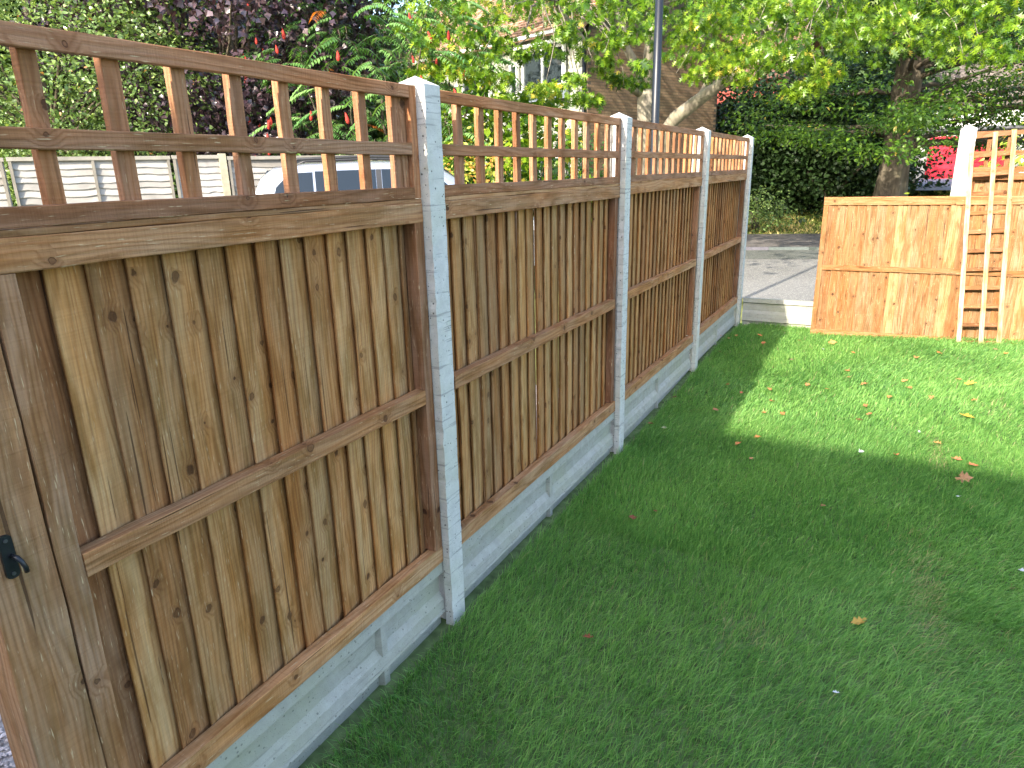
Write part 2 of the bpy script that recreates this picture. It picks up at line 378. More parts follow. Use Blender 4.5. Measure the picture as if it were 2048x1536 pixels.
def lawn(n, x0, x1, y0, y1, w, hm):
    x = rng.uniform(x0, x1, n); y = rng.uniform(y0, y1, n)
    z = G(x, y) - 0.036
    # clumpiness
    cl = fieldn(x * 5, y * 5); hh = hm * rng.uniform(0.65, 1.25, n) * (1 + 0.16 * cl)
    ang = R_(-38) + 0.9 * fieldn(x, y, 0.9) + 0.5 * fieldn(x * 3.3, y * 3.3) + rng.normal(0, 0.75, n)
    lean = np.clip(0.55 + 0.22 * fieldn(x + 9, y, 1.4) + rng.normal(0, 0.22, n), 0.05, 1.15)
    straw = np.exp(-(((x - 1.60) / 0.07) ** 2 + ((y - 1.05) / 0.42) ** 2)) + np.exp(-(((x - 1.0) / 0.10) ** 2 + ((y - 0.45) / 0.10) ** 2)) * 0.7 \
        + np.exp(-(((x - 1.70) / 0.05) ** 2 + ((y - 2.6) / 0.25) ** 2)) * 0.8 + np.exp(-(((x - 2.05) / 0.12) ** 2 + ((y - 3.6) / 0.15) ** 2)) * 0.6
    t = np.clip(0.47 + 0.15 * fieldn(x * 2, y * 2) + rng.normal(0, 0.24, n), 0, 1)
    g = rng.uniform(0, 1, n) * (0.985 - 0) ; g = np.where(rng.uniform(0, 1, n) < straw * 0.30 + 0.012, 1.0, np.minimum(g, 0.9))
    hh = hh * (1 - 0.3 * np.clip(straw, 0, 1))
    tint = np.stack([t, g, t * 0], 1)
    P = np.stack([x, y, z], 1)
    return blades(P, hh, w * rng.uniform(0.7, 1.2, n), lean, ang, tint)
M_GRASS = leaf_mat('lawn_grass', [(0.085, 0.225, 0.060), (0.205, 0.415, 0.105), (0.40, 0.61, 0.19)], dry=(0.05, (0.50, 0.44, 0.24)), rough=0.5, trans=0.45, spec=0.28, tcol=(1.05, 1.1, 0.6))
parts = [lawn(86000, 0.02, 2.4, -1.0, 1.1, 0.0012, 0.064), lawn(104000, 0.02, 2.6, 0.9, 2.9, 0.0017, 0.057),
         lawn(95000, 0.02, 3.2, 2.9, 5.62, 0.0027, 0.052), lawn(62000, 2.4, 4.4, -1.0, 2.9, 0.0022, 0.057), lawn(26000, 3.2, 5.2, 2.9, 5.6, 0.0032, 0.052),
         lawn(2500, 0.0, 0.04, -1.2, 5.6, 0.0014, 0.072), lawn(2600, 0.1, 1.7, 5.56, 5.64, 0.002, 0.07), lawn(12000, 0.0, 2.6, -3.2, -1.0, 0.003, 0.05)]
off = 0; Vs, Fs, Ts = [], [], []
for v, f, t in parts: Vs.append(v); Fs.append(f + off); Ts.append(t); off += len(v)
tag(link('lawn_grass', mesh_np('lawn_grass', np.concatenate(Vs), np.concatenate(Fs), np.concatenate(Ts)), M_GRASS), kind='stuff')
# verge grass beyond the road
n = 46000; a = rng.uniform(-6, 16, n); s = rng.uniform(0.0, 11, n) ** 1.0
bx = RP.x + RD.x * a + RN.x * s; by = RP.y + RD.y * a + RN.y * s; bz = HT(bx, by)
t = np.clip(0.45 + 0.25 * fieldn(bx * 1.2, by * 1.2) + rng.normal(0, 0.2, n), 0, 1)
g = np.where(rng.uniform(0, 1, n) < 0.34 + 0.25 * fieldn(bx, by) + 0.25 * (s < 1.2), 1.0, 0.0)
v, f, t = blades(np.stack([bx, by, bz], 1), rng.uniform(0.05, 0.14, n), rng.uniform(0.011, 0.024, n), np.clip(rng.normal(0.7, 0.3, n), 0, 1.3), rng.uniform(0, 6.28, n), np.stack([t, g, g], 1))
M_VG = leaf_mat('verge_grass', [(0.08, 0.13, 0.025), (0.15, 0.20, 0.04), (0.27, 0.31, 0.08)], dry=(0.05, (0.46, 0.37, 0.15)), rough=0.7, trans=0.25, spec=0.15)
tag(link('verge_grass', mesh_np('verge_grass', v, f, t), M_VG), kind='stuff')

# ------------------------------------------------------------------ concrete posts
def post_mesh(wx, wy, h, depth, slot_axis, zcap, seed):
    """H-section post, slots on the faces across slot_axis; local origin at the middle of its section"""
    r = random.Random(seed); a, b = (wx / 2, wy / 2)
    # section written for slots on the +-y faces
    if slot_axis == 'x': a, b = b, a
    sw, sd = 0.029, 0.022
    sec = [(a, -b), (a, b), (sw, b), (sw, b - sd), (-sw, b - sd), (-sw, b), (-a, b), (-a, -b), (-sw, -b), (-sw, -b + sd), (sw, -b + sd), (sw, -b)]
    def xf(p): return (p[0], p[1]) if slot_axis == 'y' else (-p[1], p[0])
    nseg = 96; vs, fs = [], []; n = len(sec); zs = [-depth + (h + depth) * i / nseg for i in range(nseg + 1)]
    for i, z in enumerate(zs):
        solid = z > h - 0.02
        for k, p in enumerate(sec):
            q = p
            if solid and k in (3, 4): q = (p[0], b)
            if solid and k in (9, 10): q = (p[0], -b)
            q = (q[0] + r.gauss(0, 0.0004), q[1] + r.gauss(0, 0.0019 if p[1] < 0 and abs(p[0]) > 0.03 else 0.0006))
            vs.append((*xf(q), z))
    for i in range(nseg):
        for k in range(n): k2 = (k + 1) % n; fs.append((i * n + k, i * n + k2, (i + 1) * n + k2, (i + 1) * n + k))
    cap = len(vs); vs.append((0.0, 0.0, zcap)); top = nseg * n
    for k in range(n): fs.append((top + k, top + (k + 1) % n, cap))
    fs.append(tuple(range(n))[::-1])
    return mesh_py('concrete_post', vs, fs)
P_L = 1.87
plab = ['nearest concrete post, tall and grey with a pitted face and rough edge', 'second concrete post along the long fence, between the slatted panels',
        'third concrete post along the long fence, thin and grey', 'corner concrete post where the long fence meets the open bay']
for i in range(4):
    zb = [1.883, 1.883, 1.886, 1.890][i]
    o = link('concrete_post', post_mesh(0.122, 0.086, zb, 0.35, 'y', zb + 0.030, 10 + i), M_POST, loc=(-0.0625, i * P_L + 0.043, 0))
    tag(o, plab[i], 'post', 'concrete fence posts')
o = link('concrete_post', post_mesh(0.118, 0.10, 1.89, 0.35, 'x', 1.922, 31), M_POST, loc=(1.806, 5.675, 0))
tag(o, 'sunlit white concrete post behind the loose panel and trellis', 'post', 'concrete fence posts')

# ------------------------------------------------------------------ gravel boards
def gravel_board(name, x0, x1, ribs, ztop, top_fl=0.045, seed=0):
    """local: X along, -Y front, top at z=0, visible height .203"""
    prof = [(0.0, 0.0), (-0.002, -top_fl), (0.020, -top_fl - 0.012), (0.021, -0.136), (0.004, -0.166), (0.0, -0.203), (0.0, -0.205), (0.045, -0.205), (0.045, 0.0)]
    prof = [(y, min(0, z)) for y, z in prof]
    r = random.Random(seed); n = len(prof); ns = max(8, int((x1 - x0) / 0.03)); vs, fs = [], []
    for i in range(ns + 1):
        x = x0 + (x1 - x0) * i / ns
        for k, (y, z) in enumerate(prof): vs.append((x, y + r.gauss(0, 0.0006), z + (r.gauss(0, 0.0007) if 0 < k < 6 else 0)))
    for i in range(ns):
        for k in range(n): k2 = (k + 1) % n; fs.append((i * n + k, (i + 1) * n + k, (i + 1) * n + k2, i * n + k2))
    fs += [tuple(range(n)), tuple(ns * n + k for k in range(n))[::-1]]
    m = MB(); m.add(vs, fs)
    for rx in ribs:
        m.add([(rx - 0.024, 0.0225, -top_fl - 0.008), (rx + 0.024, 0.0225, -top_fl - 0.008), (rx + 0.024, 0.0225, -0.160), (rx - 0.024, 0.0225, -0.160),
               (rx - 0.014, 0.0012, -top_fl + 0.001), (rx + 0.014, 0.0012, -top_fl + 0.001), (rx + 0.014, 0.0012, -0.167), (rx - 0.014, 0.0012, -0.167)],
              [(0, 3, 2, 1), (4, 5, 6, 7), (0, 1, 5, 4), (1, 2, 6, 5), (2, 3, 7, 6), (3, 0, 4, 7)])
    return m
gl = ['under the nearest slatted panel', 'under the second slatted panel', 'under the third slatted panel', 'under the fourth slatted panel']
bays = [(-1.275, -0.004), (0.090, 1.866), (1.960, 3.736), (3.830, 5.606)]
ribs = [[-0.362], [0.971], [2.80], [4.70]]
for i, (a, b) in enumerate(bays):
    dz = [0, 0, 0.01, 0.02][i]
    for lv in range(2):
        m = gravel_board('gravel_board', 0, b - a, [q - a for q in ribs[i]], 0, 0.045 if lv == 0 else 0.012, i * 2 + lv)
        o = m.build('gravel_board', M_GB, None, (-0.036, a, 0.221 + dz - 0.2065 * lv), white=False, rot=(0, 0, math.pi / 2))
        if lv: o.scale = (1, 1, 1)
        tag(o, ('upper' if lv == 0 else 'lower half-buried') + ' recessed concrete gravel board ' + gl[i], 'gravel board', 'concrete gravel boards')
for lv in range(2):
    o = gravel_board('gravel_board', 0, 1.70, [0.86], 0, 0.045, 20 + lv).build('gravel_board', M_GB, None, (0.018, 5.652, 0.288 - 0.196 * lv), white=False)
    o.scale = (1, 1, 0.95)
    tag(o, ('upper' if lv == 0 else 'lower') + ' concrete gravel board closing the foot of the open bay beside the corner post', 'gravel board', 'concrete gravel boards')
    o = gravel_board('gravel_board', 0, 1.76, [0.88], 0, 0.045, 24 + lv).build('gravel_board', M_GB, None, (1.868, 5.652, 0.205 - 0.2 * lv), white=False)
    tag(o, ('upper' if lv == 0 else 'lower') + ' concrete gravel board at the right end of the back fence, behind the loose panel', 'gravel board', 'concrete gravel boards')

# ------------------------------------------------------------------ timber pieces
def wcol(kind='board'):
    u = random.random()
    pal = {'board': [(0.285, 0.182, 0.092), (0.310, 0.205, 0.108), (0.245, 0.160, 0.086), (0.298, 0.200, 0.100), (0.27, 0.158, 0.074), (0.225, 0.138, 0.072), (0.315, 0.205, 0.105)],
           'rail': [(0.275, 0.172, 0.100), (0.290, 0.184, 0.106), (0.255, 0.156, 0.092)],
           'trellis': [(0.225, 0.135, 0.090), (0.255, 0.155, 0.100), (0.205, 0.122, 0.082), (0.27, 0.15, 0.09)],
           'stile': [(0.185, 0.110, 0.076), (0.205, 0.125, 0.084)],
           'new': [(0.42, 0.285, 0.155), (0.44, 0.295, 0.160), (0.37, 0.230, 0.112), (0.45, 0.325, 0.185), (0.34, 0.205, 0.10)],
           'newrail': [(0.37, 0.225, 0.115), (0.40, 0.242, 0.125)],
           'pale': [(0.62, 0.54, 0.42), (0.58, 0.49, 0.36)],
           'brown': [(0.31, 0.175, 0.096), (0.34, 0.19, 0.10)]}[kind]
    c = random.choice(pal); k = (random.uniform(0.78, 1.16) if kind == 'new' else random.uniform(0.86, 1.13)) * (1.18 if kind in ('board', 'rail', 'trellis', 'stile') else 0.60)
    w_ = (1.05, 0.99, 0.93) if kind != 'new' else (1.04, 0.98, 1.0)
    return tuple(min(0.9, v * k * q) for v, q in zip(c, w_))
def box_mesh(name, lx, ly, lz, seed=0, axis='x', wob=0.0012, segs=None):
    """timber with chamfered, slightly uneven edges; origin at min x, front(min) y, min z"""
    r = random.Random(seed); L = {'x': lx, 'z': lz, 'y': ly}[axis]
    segs = segs or max(2, int(L / 0.12)); c = 0.0018
    A_, B_ = {'x': (ly, lz), 'z': (lx, ly), 'y': (lx, lz)}[axis]
    sec = [(c, 0), (A_ - c, 0), (A_, c), (A_, B_ - c), (A_ - c, B_), (c, B_), (0, B_ - c), (0, c)]
    vs, fs = [], []
    for i in range(segs + 1):
        t = L * i / segs; da, db = r.gauss(0, wob), r.gauss(0, wob)
        for k, (p, q) in enumerate(sec):
            p2 = p + da * 0.5 + r.gauss(0, wob * 0.4); q2 = q + db * 0.5 + r.gauss(0, wob * 0.4)
            vs.append({'x': (t, p2, q2), 'z': (p2, q2, t), 'y': (p2, t, q2)}[axis])
    n = 8
    for i in range(segs):
        for k in range(n): k2 = (k + 1) % n; fs.append((i * n + k, i * n + k2, (i + 1) * n + k2, (i + 1) * n + k))
    fs += [tuple(range(n))[::-1], tuple(segs * n + k for k in range(n))]
    me = mesh_py(name, vs, fs)
    bm = bmesh.new(); bm.from_mesh(me); bmesh.ops.recalc_face_normals(bm, faces=bm.faces); bm.to_mesh(me); bm.free()
    return me
def board_meshes(h, w, mat, nvar=6):
    out = []
    for s in range(nvar):
        r = random.Random(100 + s); segs = 9; vs, fs = [], []
        ph = r.uniform(0, 6); amp = r.uniform(0.0004, 0.0026)
        for i in range(segs + 1):
            z = h * i / segs; e = amp * math.sin(z * r.uniform(2.5, 3.5) + ph) + r.gauss(0, 0.0005); b = 0.0015 * math.sin(z * 2.4 + ph)
            for p in ((e, -0.0240), (e + 0.0015, -0.0255), (w, -0.0080), (w, -0.0035), (0.016, -0.0050), (0.012, -0.0175), (e + 0.001, -0.0178)):
                vs.append((p[0], p[1] + b, z))
        n = 7
        for i in range(segs):
            for k in range(n): k2 = (k + 1) % n; fs.append((i * n + k, i * n + k2, (i + 1) * n + k2, (i + 1) * n + k))
        fs += [tuple(range(n))[::-1], tuple(segs * n + k for k in range(n))]
        me = mesh_py('board', vs, fs); me.materials.append(mat)
        bm = bmesh.new(); bm.from_mesh(me); bmesh.ops.recalc_face_normals(bm, faces=bm.faces); bm.to_mesh(me); bm.free()
        out.append(me)
    return out
BOARDS = board_meshes(1.300, 0.102, WV)
def panel(loc, rz, W, label, start=0.045, pitch=0.0845, pal=('board', 'rail', 'stile'), first=None, tilt=None, gap=0.0, rail_seed=0, cap=True, extend=0.0, stile_proud=False, lstile=None):
    t = empty('closeboard_panel', loc, rz, label, 'fence panel', 'closeboard fence panels')
    if tilt: t.rotation_euler = tilt
    H = 1.308; S = rail_seed * 10
    link('rail', box_mesh('rail', W + extend, 0.038, 0.064, S + 1, 'x'), WH, t, (-extend, 0, 0), wcol(pal[1]))
    link('rail', box_mesh('rail', W - 0.092, 0.040, 0.051, S + 2, 'x'), WH, t, (0.046, -0.001, 0.638), wcol(pal[1]))
    link('rail', box_mesh('rail', W + extend, 0.038, 0.060, S + 3, 'x'), WH, t, (-extend, 0, 1.248), wcol(pal[1]))
    sy = 0.0 if stile_proud else 0.010
    for k, x in enumerate((0.0, W - 0.045)):
        link('stile', box_mesh('stile', 0.045, 0.048 - sy, 1.182, S + 4 + k, 'z'), WV, t, (x, sy, 0.065), lstile if (lstile and k == 0) else wcol(pal[2]))
    if cap: link('capping', box_mesh('capping', W + extend, 0.062, 0.014, S + 6, 'x'), WH, t, (-extend, 0.002, 1.3085), wcol(pal[1]))
    x = start; k = 0
    while x < W - 0.03:
        c = wcol(pal[0])
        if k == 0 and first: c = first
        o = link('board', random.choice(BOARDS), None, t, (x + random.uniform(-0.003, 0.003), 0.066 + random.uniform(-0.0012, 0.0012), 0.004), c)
        o.rotation_euler = (0, random.uniform(-0.0016, 0.0016), 0)
        if x + 0.102 > W - 0.002: o.scale = ((W - 0.004 - x) / 0.102, 1, 1)
        x += pitch + gap; k += 1
    return t
def trellis(loc, rz, W, label, ups, rot=None, pal=('trellis', 'trellis'), seed=0, endpiece=True, parent=None):
    t = empty('trellis_panel', loc, rz, label, 'trellis', 'slatted trellis panels')
    if rot: t.rotation_euler = rot
    for k, (z, h) in enumerate(((0.0, 0.036), (0.131, 0.036), (0.296, 0.037))):
        link('batten', box_mesh('batten', W - (0.036 if endpiece else 0), 0.019, h, seed * 20 + k, 'x', 0.0010), WH, t, (0, 0, z), wcol(pal[0]))
    for k, x in enumerate(ups):
        link('slat', box_mesh('slat', 0.034 + random.uniform(-0.002, 0.004), 0.021, 0.330, seed * 20 + 4 + k, 'z', 0.0011, 5), WV, t, (x, 0.0198, 0.001), wcol(pal[1]))
    if endpiece: link('slat', box_mesh('slat', 0.034, 0.019, 0.332, seed * 20 + 19, 'z', 0.001), WV, t, (W - 0.0352, 0.0, 0.0), wcol('trellis'))
    return t
HP = math.pi / 2
XF = -0.030
plabs = ['nearest slatted fence panel, cut short, in shade beside the gate post', 'second slatted brown fence panel, between the two nearest concrete posts',
         'third slatted fence panel along, between the second and third concrete posts', 'farthest slatted fence panel of the long run, ending at the corner post']
for i, (a, b) in enumerate(bays):
    dz = [0, 0, 0.01, 0.02][i]
    if i == 0:
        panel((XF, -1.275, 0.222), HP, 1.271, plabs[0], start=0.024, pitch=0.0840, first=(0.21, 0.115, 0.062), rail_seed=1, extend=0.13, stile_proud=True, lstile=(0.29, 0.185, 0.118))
    else:
        panel((XF, a, 0.222 + dz), HP, b - a, plabs[i], pitch=0.0855, rail_seed=i + 1, gap=0.0)
tlabs = ['nearest trellis strip, brown slats on top of the nearest panel', 'second trellis strip, on the panel between the two nearest concrete posts',
         'third trellis strip along the long fence', 'farthest trellis strip of the long fence, its slats orange in the sun']
for i, (a, b) in enumerate(bays):
    zt = 1.545 + [0, 0, 0.004, 0.008][i]
    if i == 0:
        a0 = -1.75; ups = [q - a0 for q in (-1.585, -1.437, -1.289, -1.141, -0.993, -0.845, -0.697, -0.549, -0.401, -0.253, -0.105, -0.066)]
        trellis((XF, a0, zt), HP, b - a0, tlabs[0], ups, seed=1)
    else:
        ups = [0.02 + 0.1465 * k for k in range(12)]
        trellis((XF, a, zt), HP, b - a, tlabs[i], ups, seed=i + 1)

# gate post with latch
t = empty('gate_post', (XF - 0.002, -1.392, 0), HP, 'thick sawn timber gate post at the left edge, carrying a black latch', 'gate post')
link('shaft', box_mesh('shaft', 0.114, 0.105, 1.462 + 0.2, 77, 'z', 0.0016), WV, t, (0, 0, -0.2), (0.28, 0.182, 0.112))
M_IRON = plain('black_iron', (0.012, 0.014, 0.018), 0.35, 0.5, 0.2, var=0.3, scale=60)
l = empty('latch', (XF + 0.0, -1.353, 0.932), HP, 'small black iron gate latch screwed to the timber gate post', 'latch')
m = MB(); pl = []
for k in range(9): an = math.pi * k / 8; pl.append((0.011 * math.cos(an), 0.078 + 0.008 * math.sin(an)))
for k in range(9): an = math.pi + math.pi * k / 8; pl.append((0.011 * math.cos(an), 0.008 + 0.008 * math.sin(an)))
m.prism(pl, -0.007, -0.0005); m.build('plate', M_IRON, l)
m = MB(); m.tube([(0.004, -0.008, 0.044), (0.006, -0.020, 0.042), (0.009, -0.027, 0.034), (0.012, -0.029, 0.022), (0.013, -0.027, 0.012)], [0.0045, 0.005, 0.0042, 0.0042, 0.004], 10)
m.build('lever', M_IRON, l, smooth=True)
for z in (0.076, 0.010):
    m = MB(); m.tube([(0, -0.0072, z), (0, -0.0092, z)], 0.0035, 10); m.build('screw', plain('screw_steel', (0.10, 0.10, 0.11), 0.35, 0.5, 0.6), l)

# ------------------------------------------------------------------ back fence, loose panel and loose trellis
panel((1.868, 5.640, 0.208), 0, 1.76, 'fixed fence panel at the right end of the back fence, mostly behind the loose panel', pal=('new', 'brown', 'brown'), rail_seed=11)
trellis((1.868, 5.640, 1.531), 0, 1.76, 'fixed trellis strip on top of the back fence at the right edge', [0.0885 + 0.1465 * k for k in range(11)], pal=('brown', 'brown'), seed=11, endpiece=True)
lp = panel((0.722, 5.440, float(G(0.74, 5.45)) - 0.022), 0, 1.84, 'loose slatted panel in bright yellow-brown wood, leaning in front of the back fence', start=0.042, pitch=0.0835,
      pal=('new', 'newrail', 'newrail'), rail_seed=12, cap=True, stile_proud=True, tilt=(R_(-4.2), R_(-0.3), 0))
for ch in lp.children:
    if ch.name.startswith('board'): ch.location.y -= 0.030
    if ch.name.startswith('capping'): ch.color = (0.36, 0.17, 0.09, 1)
# upright loose trellis: X axis turned upwards, long battens in front
ups = [0.0 + 0.1630 * k for k in range(12)]
lt = trellis((2.285, 5.335, 0.062), 0, 1.83, 'loose pale trellis strip stood on end against the loose panel', ups, pal=('pale', 'brown'), seed=12, endpiece=False)
ax = Vector((-0.075, 0.155, 1)).normalized(); zz = Vector((-1, 0, 0)); zz = (zz - ax * zz.dot(ax)).normalized(); yy = zz.cross(ax)
lt.rotation_euler = Matrix(((ax.x, yy.x, zz.x), (ax.y, yy.y, zz.y), (ax.z, yy.z, zz.z))).to_euler()

# ------------------------------------------------------------------ lamp post
t = empty('lamp_post', (-1.035, 5.73, -0.37), 0, 'slim black painted lamp post standing just outside the fence', 'lamp post')
N = NT('black_gloss_paint'); o_ = N.obj(); N.bump(N.noise(o_, 40, 3), 0.1, 0.002); M_BLK = N.setb(C4(0.010, 0.012, 0.017), 0.36, 0.35)
m = MB(); m.tube([(0, 0, 0), (0, 0, 0.9), (0, 0, 0.94), (0, 0, 2.0), (0, 0, 5.0)], [0.075, 0.075, 0.046, 0.043, 0.040], 24); m.build('column', M_BLK, t, smooth=True)
m = MB(); m.tube([(0, 0, 0), (0, 0, 0.03)], 0.10, 16); m.build('base', M_BLK, t)
m = MB(); m.tube([(0, 0, 4.98), (0.1, 0.0, 5.08), (0.35, 0.0, 5.12)], 0.025, 10); m.build('arm', M_BLK, t, smooth=True)
m = MB(); m.prism([(0.3, 5.08), (0.85, 5.10), (0.88, 5.16), (0.6, 5.22), (0.3, 5.17)], -0.11, 0.11); m.build('lamp_head', M_BLK, t)

# ------------------------------------------------------------------ fallen leaves
LP = [(-0.037, 4.865), (0.056, 4.805), (0.098, 4.952), (0.304, 5.029), (0.388, 4.728), (0.094, 4.257), (0.67, 4.969), (0.955, 4.997), (1.149, 4.648), (1.626, 4.611), (1.796, 4.808), (1.798, 5.25), (2.202, 5.0), (2.268, 4.9), (0.7, 4.245), (0.342, 3.375), (0.472, 3.226), (0.647, 3.37), (0.892, 3.583), (1.136, 4.064), (1.15, 3.882), (1.272, 3.747), (1.031, 3.531), (1.54, 3.929), (1.568, 3.772), (1.898, 4.101), (1.966, 4.022), (0.705, 3.116), (0.377, 2.797), (0.691, 2.859), (0.806, 2.887), (1.3, 3.259), (1.328, 3.087), (1.273, 2.943), (1.445, 3.506), (1.704, 3.591), (1.962, 3.638), (1.899, 3.291), (0.726, 2.407), (0.637, 2.238), (0.75, 2.037), (1.489, 2.424), (1.796, 2.497), (1.869, 2.445), (1.816, 2.242), (1.712, 2.705), (1.173, 1.578), (1.378, 0.646), (2.35, 5.2), (0.366, 1.042), (0.444, 1.154), (0.05, 2.356), (0.149, 2.319), (0.05, 2.941), (0.511, 0.109)]
special = {9: ('curled orange leaf on the sunlit grass, left of the trellis foot', 0.06, 'or'), 26: ('leaf with a bright yellow patch on the sunlit grass', 0.065, 'ye'), 36: ('small pale dry leaf in the middle right of the sunlit grass', 0.04, 'or'),
           37: ('long narrow yellow leaf lying on the sunlit grass', 0.075, 'ye'), 44: ('large brown leaf standing up at the edge of the shadow', 0.075, 'br'), 47: ('green and brown leaf alone in the near shaded grass', 0.05, 'yb'),
           43: ('pinkish brown leaf just inside the sunlit grass, beside the large brown one', 0.055, 'or'), 46: ('single small brown leaf in the shaded grass, nearest below the shadow edge', 0.035, 'br'),
           49: ('crumpled red-brown leaf on shaded grass right of the second panel', 0.055, 're'), 50: ('tiny red-brown leaf next to the crumpled one in the shade', 0.03, 're'),
           54: ('small dark leaf in the near grass, right of the nearest concrete post', 0.035, 're'), 51: ('curled brown leaf at the foot of the third gravel board', 0.04, 're'),
           52: ('grey-green scrap of leaf in the shade by the second post', 0.035, 'gr'), 48: ('flat yellow leaf at the right edge near the loose panel', 0.06, 'ye'), 53: ('brown leaf touching the gravel board under the third panel', 0.04, 'br'),
           7: ('leaf standing upright in the far sunlit grass', 0.06, 'or')}
lcol = {'or': (0.48, 0.20, 0.07), 'ye': (0.62, 0.45, 0.05), 'br': (0.28, 0.16, 0.08), 're': (0.28, 0.09, 0.035), 'gr': (0.24, 0.26, 0.14), 'yb': (0.36, 0.26, 0.07)}
N = NT('dry_leaf'); oi = N.n('ObjectInfo'); nn = N.noise(N.obj(), 60, 4)
M_DRY = N.setb(N.mix(N.ramp(nn, 0.4, 0.7), oi.outputs['Color'], N.mix(1.0, oi.outputs['Color'], C4(0.6, 0.45, 0.4), 'MULTIPLY')), 0.6, 0.3)
def dry_leaf_mesh(seed):
    r = random.Random(seed); out = [(0.0, 0.0)]
    lob = [(0.10, 0.16), (0.25, 0.10), (0.38, 0.34), (0.50, 0.16), (0.66, 0.30), (0.76, 0.12), (1.0, 0.0)]
    top = [(x + r.uniform(-.03, .03), y * r.uniform(.8, 1.2)) for x, y in lob]; bot = [(x, -y * r.uniform(.8, 1.2)) for x, y in lob[:-1]]
    cu_, tw = r.uniform(0.3, 1.3), r.uniform(-0.9, 0.9)
    spine = [0.0, 0.25, 0.5, 0.75]; ring = top + bot[::-1] + [(0.0, 0.0)]
    def lift(x, y): return (x - 0.5, y, cu_ * y * y * 2.0 + tw * y * (x - 0.4) + 0.35 * cu_ * (x - 0.5) ** 2)
    vs = [lift(x, 0) for x in (0.33, 0.66)] + [lift(x, y) for x, y in ring]; fs = []
    n = len(ring)
    for k in range(n - 1):
        cx = (ring[k][0] + ring[k + 1][0]) / 2; fs.append((0 if cx < 0.5 else 1, k + 2, k + 3))
    fs += [(0, 1, 2 + 3), (1, 0, 2 + n - 5)]
    return mesh_py('fallen_leaf', vs, fs)
DM = [dry_leaf_mesh(i) for i in range(6)]
for me in DM: me.materials.append(M_DRY)
for i, (x, y) in enumerate(LP):
    place = ('in the shaded strip at the foot of the far fence panels' if (x < 0.5 and y > 2.9) else 'just under the near edge of the house shadow' if y < 2.42 and x < 1.0 else
             'on the sunlit grass close to the loose panel' if y > 4.5 else 'on the left part of the sunlit grass' if x < 1.0 else 'in the middle of the sunlit grass' if x < 1.5 else 'on the right part of the sunlit grass')
    lab, sz, c = special.get(i, ('small dry orange-brown leaf ' + place, random.uniform(0.028, 0.056), random.choice(['or', 'or', 'or', 'br'])))
    o = link('fallen_leaf', DM[i % 6], None, None, (x, y, float(G(x, y)) + 0.012), tuple(v * random.uniform(0.8, 1.2) for v in lcol[c]))
    sz *= 1.3; o.scale = (sz, sz, sz); o.rotation_euler = (random.uniform(-0.3, 0.3), random.uniform(-0.3, 0.3), random.uniform(0, 6.28))
    if i in (44, 7): o.rotation_euler = (R_(60), 0, R_(20))
    tag(o, lab, 'leaf', 'fallen leaves on the lawn')
slab = ['white scrap on the grass right at the edge of the house shadow', 'small white scrap in the middle of the sunlit grass', 'tiny white scrap near the far end of the lawn', 'white flake in the near shaded grass at the bottom',
        'pale curl of wood in the shaded grass below the large brown leaf', 'pale sliver at the right edge of the shaded grass']
M_WS = plain('pale_scrap', (0.55, 0.55, 0.54), 0.6, 0.3)
for i, (x, y) in enumerate([(1.31, 2.387), (1.617, 2.86), (0.902, 4.695), (1.33, 0.208), (1.775, 1.976), (1.961, 1.319)]):
    me = dry_leaf_mesh(50 + i); me.name = 'scrap'; o = link('scrap', me, M_WS, None, (x, y, float(G(x, y)) + 0.014))
    s = [0.036, 0.024, 0.025, 0.026, 0.03, 0.03][i]; o.scale = (s, s * 1.2, s); o.rotation_euler = (0.2, -0.2, i * 1.1 + 0.3)
    tag(o, slab[i], 'scrap', 'scraps on the lawn')

# ------------------------------------------------------------------ houses
M_TILE = tinted('hung_tile', 0.8, 0.2, 6, 0.3); M_BRICK = tinted('brick', 0.9, 0.2, 20, 0.12); M_WHITE = plain('white_pvc', (0.80, 0.80, 0.78), 0.4, 0.4, var=0.03)
M_MORT = plain('mortar', (0.095, 0.08, 0.062), 0.95, 0.1, var=0.25, scale=12); M_ROOF = tinted('roof_tile', 0.85, 0.28, 9, 0.5)
N = NT('window_glass'); N.bump(N.noise(N.obj(), 2.0, 2), 0.03, 0.01); M_GLASS = N.setb(C4(0.03, 0.04, 0.045), 0.04, 0.9)
M_LEAD = plain('lead_grey', (0.16, 0.19, 0.24), 0.6, 0.4, var=0.2)
def window(parent, x0, x1, z0, z1, y=0.0, mull=1, name='window', sill=True):
    """window in a wall facing -Y (local), frame > panes, sill"""
    m = MB(); f = 0.065
    m.box(x0, x0 + f, y - 0.07, y + 0.02, z0, z1).box(x1 - f, x1, y - 0.07, y + 0.02, z0, z1)
    m.box(x0 + f, x1 - f, y - 0.07, y + 0.02, z0, z0 + f).box(x0 + f, x1 - f, y - 0.07, y + 0.02, z1 - f, z1)
    xs_ = [x0 + f + (x1 - x0 - 2 * f) * k / (mull + 1) for k in range(mull + 2)]
    for k in range(1, mull + 1): m.box(xs_[k] - 0.03, xs_[k] + 0.03, y - 0.068, y + 0.02, z0 + f, z1 - f)
    w = m.build(name, M_WHITE, parent)
    for k in range(mull + 1):
        MB().box(xs_[k] + (0.03 if k else 0), xs_[k + 1] - (0.03 if k < mull else 0), y - 0.02, y - 0.01, z0 + f, z1 - f).build('pane', M_GLASS, w)
    if sill: MB().box(x0 - 0.06, x1 + 0.06, y - 0.14, y + 0.02, z0 - 0.05, z0 - 0.002).build('sill', M_WHITE, w)
    return w
